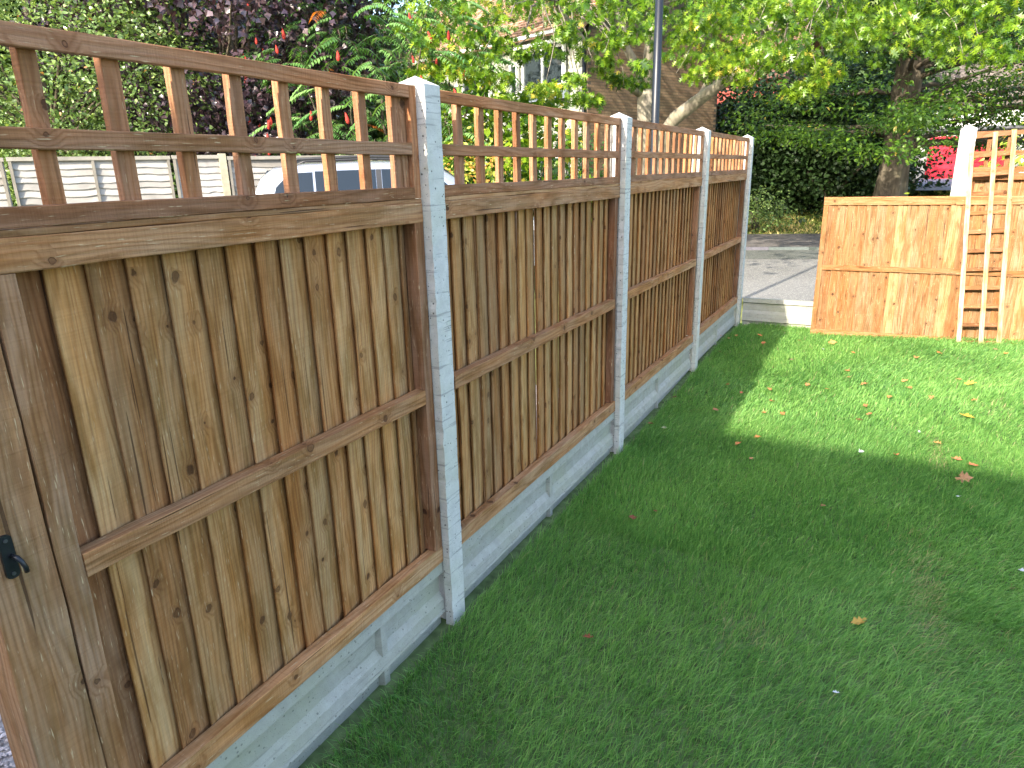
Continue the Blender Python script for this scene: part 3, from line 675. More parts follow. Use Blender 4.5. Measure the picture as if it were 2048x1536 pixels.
def roof_slab(parent, x0, x1, y0, z0, y1, z1, color, rows=None, mat=None, name='roof'):
    """one slope of a tiled roof: courses of tiles lapping one another, joined"""
    Ls = math.hypot(y1 - y0, z1 - z0); rows = rows or max(4, int(Ls / 0.15)); uy, uz = (y1 - y0) / Ls, (z1 - z0) / Ls; ny_, nz_ = -uz * (1 if uy > 0 else -1), abs(uy)
    vs, fs, ts = [], [], []; r = random.Random(3); tw = 0.27
    nc = int((x1 - x0) / tw)
    for k in range(rows):
        a0, a1 = k * Ls / rows, (k + 1) * Ls / rows + 0.02
        for c in range(nc):
            X0 = x0 + c * tw + (tw / 2 if k % 2 else 0); X1 = X0 + tw - 0.008; t = r.uniform(0.72, 1.25)
            h0, h1 = 0.050 + r.uniform(0, 0.008), 0.025
            q = [(X0, y0 + uy * a0 + ny_ * h0, z0 + uz * a0 + nz_ * h0), (X1, y0 + uy * a0 + ny_ * h0, z0 + uz * a0 + nz_ * h0),
                 (X1, y0 + uy * a1 + ny_ * h1, z0 + uz * a1 + nz_ * h1), (X0, y0 + uy * a1 + ny_ * h1, z0 + uz * a1 + nz_ * h1),
                 (X0, y0 + uy * a0, z0 + uz * a0), (X1, y0 + uy * a0, z0 + uz * a0)]
            b = len(vs); vs += q; fs += [(b, b + 1, b + 2, b + 3), (b + 4, b + 5, b + 1, b)]; ts += [(t, t, t)] * 6
    me = mesh_np(name, vs, fs, np.array(ts)); o = link('roof_tiles', me, M_ROOF, parent, color=color); o['kind'] = 'stuff'
    m = MB(); m.add([(x0, y0, z0), (x1, y0, z0), (x1, y1, z1), (x0, y1, z1), (x0, y0, z0 - 0.12), (x1, y0, z0 - 0.12), (x1, y1, z1 - 0.12), (x0, y1, z1 - 0.12)],
                    [(0, 1, 2, 3), (4, 7, 6, 5), (0, 4, 5, 1), (1, 5, 6, 2), (2, 6, 7, 3), (3, 7, 4, 0)])
    m.build(name, M_ROOF, parent, color=tuple(v * 0.7 for v in color))

# tile-hung house with a brick gable
H1 = empty('tile_hung_house', (-5.87, 15.7, 0), math.atan2(-0.34, 0.94), 'tile hung grey house with brown brick side wall, behind the oak', 'house')
Lh, Dh, ZE = 14.5, 5.9, 4.98
wb = MB().box(-Lh, -0.10, 0.06, Dh, -0.3, ZE); wb.prism([(0, 0), (0.001, 0), (0, 0.001)], 0, 0.001)
MB().box(-Lh, -0.10, 0.06, Dh, -0.3, ZE).build('wall', plain('render_grey', (0.33, 0.33, 0.29), 0.9, 0.2, scale=3), H1)
m = MB(); m.add([(-0.10, 0.0, -0.3), (-0.004, 0.0, -0.3), (-0.004, Dh, -0.3), (-0.10, Dh, -0.3), (-0.10, 0.0, ZE), (-0.004, 0.0, ZE), (-0.004, Dh, ZE), (-0.10, Dh, ZE), (-0.10, Dh / 2, ZE + 2.3), (-0.004, Dh / 2, ZE + 2.3)],
              [(0, 3, 2, 1), (0, 1, 5, 4), (1, 2, 6, 9, 5), (2, 3, 7, 6), (3, 0, 4, 8, 7), (4, 5, 9, 8), (6, 7, 8, 9)])
m.build('gable_wall', M_MORT, H1)
cm = [mesh_py('tile_course', *(lambda q: (q.v, q.f))(MB().add([(0, -0.012, 0), (1, -0.012, 0), (1, 0.0, 0.115), (0, 0.0, 0.115), (0, 0.03, 0), (1, 0.03, 0), (1, 0.03, 0.115), (0, 0.03, 0.115)],
      [(0, 1, 2, 3), (4, 7, 6, 5), (0, 4, 5, 1), (1, 5, 6, 2), (2, 6, 7, 3), (3, 7, 4, 0)])), white=True)]
k = 0; z = 2.30
while z < ZE - 0.03:
    xx = -Lh
    for wdt in (4.8, 4.9, 4.68):
        g_ = random.uniform(0.88, 1.1); o = link('tile_course', cm[0], M_TILE, H1, (xx, 0.03 - 0.001 * (k % 2), z), (0.36 * g_, 0.37 * g_, 0.30 * g_)); o.scale = (wdt, 1, 1); xx += wdt + 0.002
    z += 0.108; k += 1
# bricks of the side wall: nearest ones one by one, the rest joined
bm_ = MB().box(-0.02, 0.0, 0, 0.2242, 0, 0.063); bme = mesh_py('brick', bm_.v, bm_.f, white=True)
cells = []
for rr in range(0, 66):
    z = 0.02 + rr * 0.075
    if z > ZE - 0.05: break
    nb = 26
    for cc in range(nb):
        y = cc * 0.2255 + (0.1127 if rr % 2 else 0)
        if y + 0.213 > Dh: continue
        cells.append((y, z))
vis = [c for c in cells if 2.85 < c[1] < 4.6]; vis.sort(key=lambda c: c[0]); near = set(vis[:300])
bc = [(0.22, 0.145, 0.085), (0.24, 0.155, 0.092), (0.195, 0.128, 0.08), (0.255, 0.17, 0.10), (0.21, 0.13, 0.076)]
rest_v, rest_f, rest_t = [], [], []
for (y, z) in cells:
    c = random.choice(bc); g_ = random.uniform(0.88, 1.1)
    if (y, z) in near: link('brick', bme, M_BRICK, H1, (-0.0033 + random.uniform(-0.0004, 0.0004), y, z), tuple(v * g_ for v in c))
    else:
        b = len(rest_v); dx = -0.0033 + random.uniform(-0.0004, 0.0004)
        rest_v += [(v[0] + dx, v[1] + y, v[2] + z) for v in bm_.v]; rest_f += [tuple(i + b for i in f) for f in bm_.f]; rest_t += [tuple(v * g_ / 0.3 for v in c)] * 8
o = link('brickwork', mesh_np('brickwork', rest_v, rest_f, np.array(rest_t)), M_BRICK, H1, color=(0.3, 0.3, 0.3)); o['kind'] = 'stuff'
window(H1, -2.30, -0.70, 3.72, 4.72, -0.10, 1)
MB().box(-2.36, -0.64, -0.145, -0.03, 3.42, 3.668).build('window_skirt', M_LEAD, H1)
MB().box(-2.45, -0.55, -0.30, 0.04, 4.74, 4.83).build('fascia', M_WHITE, H1)
window(H1, -2.86, -2.52, 3.5, 4.45, -0.05, 0); window(H1, -5.0, -3.7, 3.25, 4.3, -0.05, 2); window(H1, -9.6, -8.0, 3.3, 4.4, -0.05, 2)
window(H1, -2.6, -0.9, 0.9, 2.0, 0.03, 1); window(H1, -7.6, -5.2, 0.8, 2.0, 0.03, 2)
MB().box(-5.6, -4.6, -0.9, 0.05, 2.9, 3.0).build('porch_canopy', M_WHITE, H1)
m = MB(); m.tube([(-0.10, -0.06, 0.0), (-0.10, -0.06, ZE - 0.1)], 0.045, 10); m.build('drainpipe', M_BLK, H1, smooth=True)
MB().box(-Lh, 0.12, -0.36, -0.26, ZE - 0.02, ZE + 0.08).build('gutter', M_WHITE, H1)
roof_slab(H1, -Lh - 0.2, 0.15, -0.35, ZE + 0.05, Dh / 2, ZE + 2.55, (0.36, 0.22, 0.15)); roof_slab(H1, -Lh - 0.2, 0.15, Dh + 0.35, ZE + 0.05, Dh / 2, ZE + 2.55, (0.36, 0.22, 0.15), rows=10)
MB().box(-7.2, -6.5, 2.5, 3.2, ZE + 1.8, ZE + 3.5).build('chimney', M_BRICK, H1, color=(0.3, 0.16, 0.1))

def simple_house(name, loc, rz, L, D, ze, zr, wallc, roofc, label, wins, brick=False, group=None):
    h = empty(name, loc, rz, label, 'house', group)
    MB().box(0, L, 0, D, -1.0, ze).build('wall', tinted('far_wall_' + name, 0.9, 0.15, 4, 0.3), h, color=wallc)
    m = MB()
    for x in (0.0, L - 0.12): m.add([(x, 0, ze + 0.002), (x + 0.12, 0, ze + 0.002), (x + 0.12, D, ze + 0.002), (x, D, ze + 0.002), (x, D / 2, zr - 0.2), (x + 0.12, D / 2, zr - 0.2)], [(0, 1, 2, 3), (0, 4, 5, 1), (3, 2, 5, 4), (0, 3, 4), (1, 5, 2)])
    m.build('gable', tinted('gable_' + name), h, color=wallc)
    roof_slab(h, -0.3, L + 0.3, -0.35, ze, D / 2, zr, roofc, rows=int(zr * 2)); roof_slab(h, -0.3, L + 0.3, D + 0.35, ze, D / 2, zr, roofc, rows=6)
    for x0, x1, z0, z1 in wins: window(h, x0, x1, z0, z1, 0.0, 1)
    return h
def far(az, d, z=0): return (CAM.x + d * math.sin(R_(az)), CAM.y + d * math.cos(R_(az)), z)
h2 = simple_house('red_brick_house', far(-17.5, 31, 0.2), R_(-8), 5.2, 6, 4.6, 6.6, (0.22, 0.10, 0.075), (0.20, 0.105, 0.08), 'red brick house with a red tiled porch roof, behind the far end of the fence',
             [(3.2, 4.2, 2.4, 3.4), (3.2, 4.4, 0.5, 1.6)])
roof_slab(h2, 1.6, 5.4, -1.1, 3.75, 0.0, 4.2, (0.36, 0.085, 0.06), rows=5, name='lean_to_roof')
simple_house('white_house', far(0.8, 41, 0.8), R_(4), 12, 7, 3.4, 6.3, (0.78, 0.78, 0.76), (0.14, 0.12, 0.11), 'white rendered house with a dark roof, far behind the spreading tree', [(1.0, 2.4, 1.1, 2.3), (4.0, 5.4, 1.1, 2.3)])
g_ = empty('garage', far(1.1, 33, 0.80), R_(2), 'small garage with a bright red door beyond the tree trunk', 'garage')
MB().box(0, 3.4, 0, 4, -0.5, 1.95).build('wall', plain('garage_wall', (0.45, 0.42, 0.38), 0.9, 0.2), g_)
dr = MB(); dr.box(0.3, 2.9, -0.05, 0.02, 0.0, 1.75); dr = dr.build('door', plain('red_paint', (0.62, 0.008, 0.03), 0.4, 0.5, var=0.05), g_)
for k in range(7): MB().box(0.32, 2.88, -0.07, -0.052, 0.03 + k * 0.245, 0.255 + k * 0.245).build('door_panel', bpy.data.materials['red_paint'], dr)
MB().box(-0.15, 3.55, -0.2, 4.15, 1.952, 2.08).build('roof', plain('garage_roof', (0.12, 0.12, 0.12), 0.9), g_)
m = MB(); m.add([far(1.2, 24.5, 0.82), far(4.5, 24.5, 0.82), far(5.2, 33.2, 0.985), far(1.2, 33.2, 0.985)], [(0, 1, 2, 3)])
tag(m.build('garage_drive', plain('drive_grey', (0.30, 0.28, 0.30), 0.9)), kind='structure')

# the house behind the photographer that shades the lawn
H3 = empty('own_house', (-9.5, -7.47, 0), 0, 'cream rendered house that stands behind the camera and shades the near lawn', 'house')
MB().box(0, 20, -8, 0, -0.2, 5.1).build('wall', tinted('own_wall'), H3, color=(0.60, 0.56, 0.50))
m = MB(); m.add([(-0.2, 0.36, 5.2), (20.2, 0.36, 5.2), (20.2, -4, 7.2), (-0.2, -4, 7.2), (-0.2, -8.3, 5.2), (20.2, -8.3, 5.2), (-0.2, 0.36, 5.05), (20.2, 0.36, 5.05), (20.2, -8.3, 5.05), (-0.2, -8.3, 5.05)],
              [(0, 1, 2, 3), (3, 2, 5, 4), (0, 6, 7, 1), (4, 5, 8, 9), (6, 9, 8, 7), (0, 3, 4, 9, 6), (1, 7, 8, 5, 2)])
m.build('roof', tinted('own_roof'), H3, color=(0.26, 0.15, 0.11))
for x0 in (3, 9, 14):
    for z0 in (0.9, 3.3):
        m = MB(); m.box(x0, x0 + 1.6, 0.002, 0.05, z0, z0 + 1.2); w = m.build('window', M_WHITE, H3); MB().box(x0 + 0.08, x0 + 1.52, 0.051, 0.06, z0 + 0.08, z0 + 1.12).build('pane', M_GLASS, w)

# ------------------------------------------------------------------ pale lap fence beyond the drive
FP = Vector((-8.34, 4.38, 0)); FD = Vector((0.545, 0.839, 0)).normalized(); fa = math.atan2(FD.y, FD.x)
lapc = [(0.28, 0.262, 0.24), (0.31, 0.292, 0.27), (0.22, 0.20, 0.175), (0.33, 0.315, 0.295)]
M_LAP = tinted('weathered_lap_board', 0.85, 0.22, 5, 0.4)
lap_me = []
for sd in range(4):
    r = random.Random(sd); vs, fs = [], []; n = 12
    for i in range(n + 1):
        e = r.gauss(0, 0.010)
        for y, z in ((-0.022, 0.0 + e), (-0.027, 0.01 + e), (-0.004, 0.125), (0.0, 0.125), (-0.012, 0.0 + e)): vs.append((i / n, y, z))
    for i in range(n):
        for k in range(5): k2 = (k + 1) % 5; fs.append((i * 5 + k, (i + 1) * 5 + k, (i + 1) * 5 + k2, i * 5 + k2))
    lap_me.append(mesh_py('lap_board', vs, fs, white=True)); lap_me[-1].materials.append(M_LAP)
def lap_panel(t0, w, label, battens, top=1.95, col=None):
    p = empty('lap_panel', tuple(FP + FD * t0), fa, label, 'fence panel', 'pale lap fence panels')
    nr = 20
    for k in range(nr):
        c = col or random.choice(lapc); g = random.uniform(0.85, 1.12)
        o = link('lap_board', random.choice(lap_me), None, p, (0, 0, 0.04 + k * (top - 0.20) / (nr - 1)), tuple(v * g for v in c)); o.scale = (w, 1, 1)
    for b in battens: MB().box(b - 0.018, b + 0.018, -0.05, -0.028, 0.03, top - 0.05).build('batten', M_LAP, p, color=(0.20, 0.18, 0.15))
    MB().box(-0.01, w + 0.01, -0.055, 0.02, top - 0.05, top).build('capping', M_LAP, p, color=(0.26, 0.24, 0.205))
zf = 0.02
lap_panel(-3.30, 2.05, 'pale lap fence panel at the far left, cut by the picture edge', [0.03, 1.03, 2.02], 1.94)
lap_panel(-1.20, 1.92, 'pale lap fence panel at the left, with a centre batten', [0.02, 0.96, 1.90], 1.945)
lap_panel(0.76, 0.62, 'short pale lap fence panel dappled by maple shadows, left of the square post', [0.02], 1.95)
lap_panel(1.50, 1.95, 'lap fence panel just left of and behind the silver car', [0.02, 0.98, 1.93], 1.93)
lap_panel(3.55, 2.0, 'brown lap fence panel showing over the roof of the silver car', [0.02, 1.0, 1.98], 2.02, (0.34, 0.30, 0.18))
o = MB().box(-0.05, 0.05, -0.06, 0.05, -0.1, 1.97).build('timber_post', M_LAP, None, tuple(FP + FD * 1.43), (0.33, 0.30, 0.22), rot=(0, 0, fa)); tag(o, 'square pale timber post between two lap fence panels', 'post', 'pale lap fence posts')
o = MB().box(-0.05, 0.05, -0.06, 0.05, -0.1, 1.97).build('timber_post', M_LAP, None, tuple(FP + FD * 3.5), (0.45, 0.40, 0.30), rot=(0, 0, fa)); tag(o, 'timber post of the lap fence hidden behind the silver car', 'post', 'pale lap fence posts')

# ------------------------------------------------------------------ silver car
def make_car(loc, rz):
    t = empty('parked_car', loc, rz, 'silver estate car with black roof rails, parked behind the long fence', 'car')
    N = NT('silver_paint'); M_P = N.setb(C4(0.36, 0.375, 0.40), 0.25, 0.6, 0.6); N.put(N.b.inputs['Coat Weight'], 0.8)
    M_DK = plain('black_plastic', (0.02, 0.02, 0.022), 0.5, 0.4); N = NT('car_glass'); M_CG = N.setb(C4(0.012, 0.018, 0.026), 0.08, 0.28)
    top = [(-2.10, .55), (-2.09, .92), (-2.03, 1.05), (-1.92, 1.30), (-1.78, 1.56), (-1.62, 1.67), (-1.2, 1.715), (-.5, 1.73), (.1, 1.715), (.5, 1.66), (.85, 1.43), (1.22, 1.12), (1.36, 1.05), (1.75, .98), (1.98, .88), (2.07, .74), (2.10, .5)]
    def hw(z, x):
        w = 0.90 - 0.03 * max(0, (0.6 - z)) if z < 1.0 else 0.895 - (z - 1.0) * 0.27
        e = max(0, abs(x) - 1.55) / 0.55; return w * (1 - 0.16 * e * e)
    xs_ = [-2.1, -2.09, -2.03, -1.92, -1.78, -1.62, -1.4, -1.2, -.9, -.5, -.2, .1, .3, .5, .68, .85, 1.03, 1.22, 1.36, 1.55, 1.75, 1.88, 1.98, 2.07, 2.1]
    zt = np.interp(xs_, [p[0] for p in top], [p[1] for p in top])
    vs, fs = [], []; fr = (0.0, 0.08, 0.3, 0.55, 0.75, 0.9, 1.0)
    for x, zz in zip(xs_, zt):
        sec = []
        for f in fr:
            z = 0.26 + (zz - 0.30) * f; sec.append((hw(z, x), z))
        w = sec[-1][0]; sec += [(w * 0.93, zz - 0.008), (w * 0.6, zz + 0.008), (0, zz + 0.018)]
        full = [(x, -a, z) for a, z in sec] + [(x, a, z) for a, z in sec[:-1][::-1]]
        vs += full
    n = len(full)
    for i in range(len(xs_) - 1):
        for k in range(n - 1): fs.append((i * n + k, (i + 1) * n + k, (i + 1) * n + k + 1, i * n + k + 1))
    fs += [tuple(range(n))[::-1], tuple((len(xs_) - 1) * n + k for k in range(n))]
    m = MB(); m.add(vs, fs); m.build('body', M_P, t, smooth=True)
    def side(poly, s, off, name, mat, par=None):
        m = MB(); q = [(x, s * (hw(z, x) + off), z) for x, z in poly] + [(x, s * (hw(z, x) + off - 0.03), z) for x, z in poly]; k = len(poly)
        m.add(q, [tuple(range(k)), tuple(range(k, 2 * k))[::-1]] + [(i, (i + 1) % k, (i + 1) % k + k, i + k) for i in range(k)])
        return m.build(name, mat, par or t)
    for s in (-1, 1):
        side([(-1.68, 1.14), (-1.13, 1.10), (-1.13, 1.60), (-1.42, 1.59), (-1.60, 1.42)], s, 0.006, 'quarter_window', M_CG)
        side([(-1.10, 1.10), (-.32, 1.08), (-.32, 1.62), (-1.10, 1.61)], s, 0.006, 'side_window', M_CG)
        side([(-.24, 1.08), (.92, 1.06), (.74, 1.30), (.44, 1.57), (.2, 1.615), (-.24, 1.62)], s, 0.006, 'side_window', M_CG)
        m = MB(); pts = [(-1.45, s * 0.63, 1.705), (-1.3, s * 0.64, 1.765), (-.4, s * 0.655, 1.785), (.2, s * 0.65, 1.765), (.38, s * 0.64, 1.70)]
        m.tube(pts, 0.020, 8); m.build('roof_rail', M_DK, t, smooth=True)
        m = MB(); m.box(0.72, 0.90, s * 0.95 - 0.08, s * 0.95 + 0.08, 1.06, 1.20); m.build('mirror', M_P, t)
        side([(-2.04, .95), (-1.86, 1.0), (-1.80, 1.25), (-1.88, 1.28)], s, 0.012, 'tail_light', plain('red_lens', (0.4, 0.01, 0.01), 0.2, 0.6))
        side([(1.7, .78), (2.0, .72), (1.96, .85), (1.7, .92)], s, 0.012, 'headlight', plain('clear_lens', (0.7, 0.72, 0.75), 0.1, 0.8))
        for x in (-1.28, 1.30):
            m = MB(); m.tube([(x, s * 0.70, 0.32), (x, s * 0.915, 0.32)], 0.32, 20); w = m.build('wheel', M_DK, t)
            m = MB(); m.tube([(x, s * 0.916, 0.32), (x, s * 0.925, 0.32)], 0.20, 14); m.build('rim', M_WHITE, w)
        for x in (-.28, ): side([(x - .035, 1.08), (x + .035, 1.08), (x + .035, 1.62), (x - .035, 1.62)], s, 0.004, 'door_pillar', M_DK)
    def sheet(pts, name):
        m = MB(); q = [Vector(p) for p in pts]; nn = (q[1] - q[0]).cross(q[2] - q[0]).normalized(); nn = nn if nn.z > 0 else -nn
        m.add([p + nn * 0.030 for p in q] + [p + nn * 0.0 for p in q], [(0, 1, 2, 3), (4, 7, 6, 5), (0, 4, 5, 1), (1, 5, 6, 2), (2, 6, 7, 3), (3, 7, 4, 0)]); m.build(name, M_CG, t)
    sheet([(.56, -.62, 1.61), (.56, .62, 1.61), (1.18, .74, 1.14), (1.18, -.74, 1.14)], 'windscreen')
    sheet([(-1.68, -.6, 1.62), (-1.68, .6, 1.62), (-1.96, .72, 1.20), (-1.96, -.72, 1.20)], 'rear_window')
    for x0, x1 in ((-2.16, -2.0), (2.0, 2.15)): MB().box(x0, x1, -.82, .82, .36, .56).build('bumper', M_P, t)
    return t
cx_, cy_, _ = far(-37.2, 10.5)
make_car((cx_, cy_, 0.07), math.atan2(math.cos(R_(50)), math.sin(R_(50))))

# ------------------------------------------------------------------ leaves and trees
def oak_template():
    V = [(0, 0), (.5, .10), (1, 0), (.5, -.10), (.20, .05), (.38, .08), (.36, .34), (.44, .08), (.62, .08), (.64, .42), (.68, .07), (.82, .05), (.88, .26)]
    V += [(x, -y) for x, y in V[4:]]
    F = [(0, 3, 1), (1, 3, 2), (4, 5, 6), (7, 8, 9), (10, 11, 12), (13, 15, 14), (16, 18, 17), (19, 21, 20)]
    return np.array(V), np.array(F)
def oval_template():
    V = [(0, 0), (.3, .24), (.7, .20), (1, 0), (.7, -.20), (.3, -.24)]; return np.array(V), np.array([(0, 1, 5), (1, 2, 5), (2, 4, 5), (2, 3, 4)])
def maple_template():
    V = [(0, 0), (.45, .10), (.30, .50), (.62, .20), (1, 0), (.62, -.20), (.30, -.50), (.45, -.10)]
    return np.array(V), np.array([(0, 7, 1), (0, 1, 2), (1, 3, 2), (1, 7, 3), (7, 5, 3), (3, 5, 4), (0, 6, 7), (7, 6, 5)])
def quad_template(): return np.array([(0, 0), (.5, .35), (1, 0), (.5, -.35)]), np.array([(0, 1, 3), (1, 2, 3)])
def slim_template(): return np.array([(0, 0), (.45, .16), (1, 0), (.45, -.16)]), np.array([(0, 1, 3), (1, 2, 3)])
def leaves(P, D, Nn, size, tmpl, curl=0.35):
    """P base (n,3), D tip direction, Nn rough normal, size (n)"""
    TV, TF = tmpl; n = len(P)
    D = D / (np.linalg.norm(D, axis=1, keepdims=True) + 1e-9)
    S = np.cross(Nn, D); S /= (np.linalg.norm(S, axis=1, keepdims=True) + 1e-9); U = np.cross(D, S)
    x = TV[:, 0][None, :, None]; y = TV[:, 1][None, :, None]; sz = size[:, None, None]
    cu_ = (rng.uniform(0.2, 1.0, n) * curl)[:, None, None]
    fold = (rng.uniform(-0.1, 0.5, n))[:, None, None]
    V = P[:, None, :] + sz * (x * D[:, None, :] + y * S[:, None, :] + (-cu_ * x * x + fold * np.abs(y)) * U[:, None, :])
    F = TF[None] + (np.arange(n) * len(TV))[:, None, None]
    return V.reshape(-1, 3), F.reshape(-1, 3), len(TV)
def crown(name, parent, clumps, per, spread, size, tmpl, mat, droop=0.5, up=0.7, flat=0.6, tcenter=0.5, tvar=0.22, yel=None, kind='stuff', star=False):
    """clumps: list of (x,y,z,scale[,tintshift])"""
    Vs, Fs, Ts = [], [], []; off = 0
    cl = np.array([c if len(c) == 5 else (*c, 0.0) for c in clumps], float)
    n = len(cl) * per; ci = np.repeat(np.arange(len(cl)), per)
    if star:   # leaves gather at twig tips
        k = max(1, per // 7); tips = rng.normal(0, 1, (len(cl), k, 3)); tips /= np.maximum(1, np.linalg.norm(tips, axis=2, keepdims=True) / 1.3)
        tip = tips[ci, rng.integers(0, k, n)] * np.array([1, 1, flat])
        o_ = rng.normal(0, 1, (n, 3)); o_ /= np.linalg.norm(o_, axis=1, keepdims=True)
        pos = cl[ci, :3] + tip * (spread * cl[ci, 3])[:, None] + o_ * (size * 0.25)
        D = o_ * np.array([1, 1, 0.6]) + np.array([0, 0, -droop])
    else:
        o_ = rng.normal(0, 1, (n, 3)); rr = np.linalg.norm(o_, axis=1, keepdims=True); o_ = o_ / rr * np.minimum(rr, 1.6) ** 0.6
        pos = cl[ci, :3] + o_ * np.array([1, 1, flat]) * (spread * cl[ci, 3])[:, None]
        D = rng.normal(0, 1, (n, 3)) * np.array([1, 1, 0.45]) + o_ * 0.5 + np.array([0, 0, -droop])
    Nn = rng.normal(0, 1 - up * 0.6, (n, 3)) + np.array([0, -0.35, 1.0]) * up
    sz = size * rng.uniform(0.6, 1.2, n)
    V, F, k = leaves(pos, D, Nn, sz, tmpl)
    t = np.clip(tcenter + cl[ci, 4] + rng.normal(0, tvar, n), 0, 1); g = rng.uniform(0, 0.9, n)
    if yel is not None: g = np.where(rng.uniform(0, 1, n) < yel[0] + np.where(cl[ci, 4] > 0.22, yel[1], 0), 1.0, g)
    T = np.repeat(np.stack([t, g, g], 1), k, 0)
    me = mesh_np(name, V, F, T)
    o = link(name, me, mat, parent)
    if kind: o['kind'] = kind
    return o
def limb(p0, p1, r0, r1, bend=0.15, n=7, rnd=None):
    rnd = rnd or random; p0, p1 = Vector(p0), Vector(p1); L = (p1 - p0).length; pts, rad = [], []
    off = Vector((rnd.uniform(-1, 1), rnd.uniform(-1, 1), rnd.uniform(-0.3, 0.6))) * L * bend
    for i in range(n):
        t = i / (n - 1); j = Vector((rnd.gauss(0, 1), rnd.gauss(0, 1), rnd.gauss(0, 1))) * L * 0.012
        pts.append(p0.lerp(p1, t) + off * math.sin(t * math.pi) + (j if 0 < i < n - 1 else Vector())); rad.append(r0 + (r1 - r0) * t ** 0.8)
    return pts, rad
def bark(name, c, scale=9, stretch=5.0, bump=0.7, lich=0.3):
    N = NT(name); x, y, z = N.sep(N.obj()); v = N.comb(N.math('MULTIPLY', x, scale), N.math('MULTIPLY', y, scale), N.math('MULTIPLY', z, scale / stretch))
    a = N.noise(v, 1.5, 5, 0.65, 0.6); b = N.noise(N.obj(), 2.5, 3)
    col = N.mix(N.ramp(a, 0.35, 0.65), C4(*[q * 0.6 for q in c]), C4(*[q * 1.25 for q in c]))
    col = N.mix(N.ramp(b, 0.5, 0.7, 0, lich), col, C4(c[0] * 1.1, c[1] * 1.35, c[2] * 1.0))
    N.bump(a, bump, 0.03); return N.setb(col, 0.9, 0.15)
M_OAKB = bark('oak_bark', (0.27, 0.235, 0.18), 5, 3, 0.5); M_DKB = bark('dark_bark', (0.11, 0.09, 0.065), 9, 6, 0.9)
M_TWIG = bark('twig_bark', (0.20, 0.175, 0.14), 20, 4, 0.3)
M_OAK = leaf_mat('oak_leaf', [(0.030, 0.085, 0.006), (0.105, 0.205, 0.010), (0.25, 0.35, 0.022)], dry=(0.05, (0.50, 0.40, 0.06)), rough=0.35, trans=0.42, spec=0.5)
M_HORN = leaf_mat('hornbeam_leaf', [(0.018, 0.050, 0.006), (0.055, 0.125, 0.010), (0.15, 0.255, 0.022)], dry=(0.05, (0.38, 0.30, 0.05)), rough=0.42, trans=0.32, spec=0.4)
M_PURP = leaf_mat('purple_maple_leaf', [(0.022, 0.013, 0.022), (0.055, 0.032, 0.042), (0.11, 0.072, 0.078)], rough=0.30, trans=0.12, tcol=(1.4, 0.6, 0.6), spec=0.7)
M_SMALL = leaf_mat('small_green_leaf', [(0.06, 0.11, 0.03), (0.14, 0.22, 0.06), (0.27, 0.35, 0.11)], dry=(0.05, (0.42, 0.20, 0.10)), rough=0.38, trans=0.25, spec=0.5)
M_SUM = leaf_mat('sumac_leaf', [(0.055, 0.14, 0.04), (0.13, 0.27, 0.075), (0.21, 0.36, 0.12)], dry=(0.05, (0.55, 0.16, 0.03)), rough=0.4, trans=0.3, spec=0.4)
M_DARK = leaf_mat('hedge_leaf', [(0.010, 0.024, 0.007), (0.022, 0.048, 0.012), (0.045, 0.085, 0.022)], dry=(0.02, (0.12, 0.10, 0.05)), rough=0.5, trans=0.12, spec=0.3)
M_BACK = leaf_mat('wood_leaf', [(0.015, 0.035, 0.010), (0.035, 0.070, 0.016), (0.07, 0.12, 0.028)], rough=0.55, trans=0.2, spec=0.3)
M_YELM = leaf_mat('cut_leaf', [(0.13, 0.20, 0.02), (0.24, 0.30, 0.035), (0.40, 0.38, 0.06)], dry=(0.05, (0.5, 0.25, 0.05)), rough=0.45, trans=0.35)

# --- oak over the pavement
OK = empty('oak_tree', (-3.9, 14.35, 0), 0, 'big oak with smooth pale trunk and low leaning limb, across the road', 'tree')
OB = Vector((-3.9, 14.35, 0))
def OKL(az, el, d):
    p = far(az, d); return Vector((p[0], p[1], CAM.z + d * math.tan(R_(el)))) - OB
m = MB(); F1 = OKL(-17.9, 5.6, 17.2); base = Vector((0, 0, -0.3))
m.tube([base, base + Vector((0, 0, 0.5)), Vector((0.02, 0, 1.4)), F1 * 0.5 + Vector((0.02, 0, 1.0)), F1], [0.34, 0.25, 0.215, 0.195, 0.19], 14)
T2 = OKL(-19.4, 8.6, 16.9); m.tube([F1 - Vector((0, 0, .12)), F1.lerp(T2, .5) + Vector((.05, 0, 0)), T2, OKL(-20.5, 13, 16.5)], [.13, .11, .09, .07], 10)
T3 = OKL(-17.6, 9.2, 17.0); m.tube([F1 - Vector((0, 0, .12)), F1.lerp(T3, .5), T3, OKL(-16.5, 16, 17)], [.15, .13, .11, .08], 10)
T4 = OKL(-20.3, 6.4, 16.6); m.tube([F1 - Vector((0, 0, .1)), F1.lerp(T4, .55) + Vector((0, 0, .02)), T4, OKL(-21.5, 8.0, 16.3), OKL(-25, 12, 15.5)], [.12, .105, .085, .06, .04], 10)
m.build('trunk', M_OAKB, OK, smooth=True)
m = MB()
L0 = [Vector((0.18, -0.1, -0.1)), OKL(-16.5, 0.8, 16.9), OKL(-16.3, 2.6, 16.8), OKL(-15.6, 3.6, 16.6), OKL(-13.8, 4.9, 16.3), OKL(-11.6, 6.4, 15.9), OKL(-9.5, 9.0, 15.2), OKL(-6, 13, 14.3)]
m.tube(L0, [.19, .165, .155, .15, .13, .11, .085, .05], 12)
m.tube([OKL(-14.0, 4.8, 16.3), OKL(-13.3, 6.2, 16.5), OKL(-13.0, 7.2, 16.8)], [.07, .045, .03], 8)
m.build('limb', M_OAKB, OK, smooth=True)
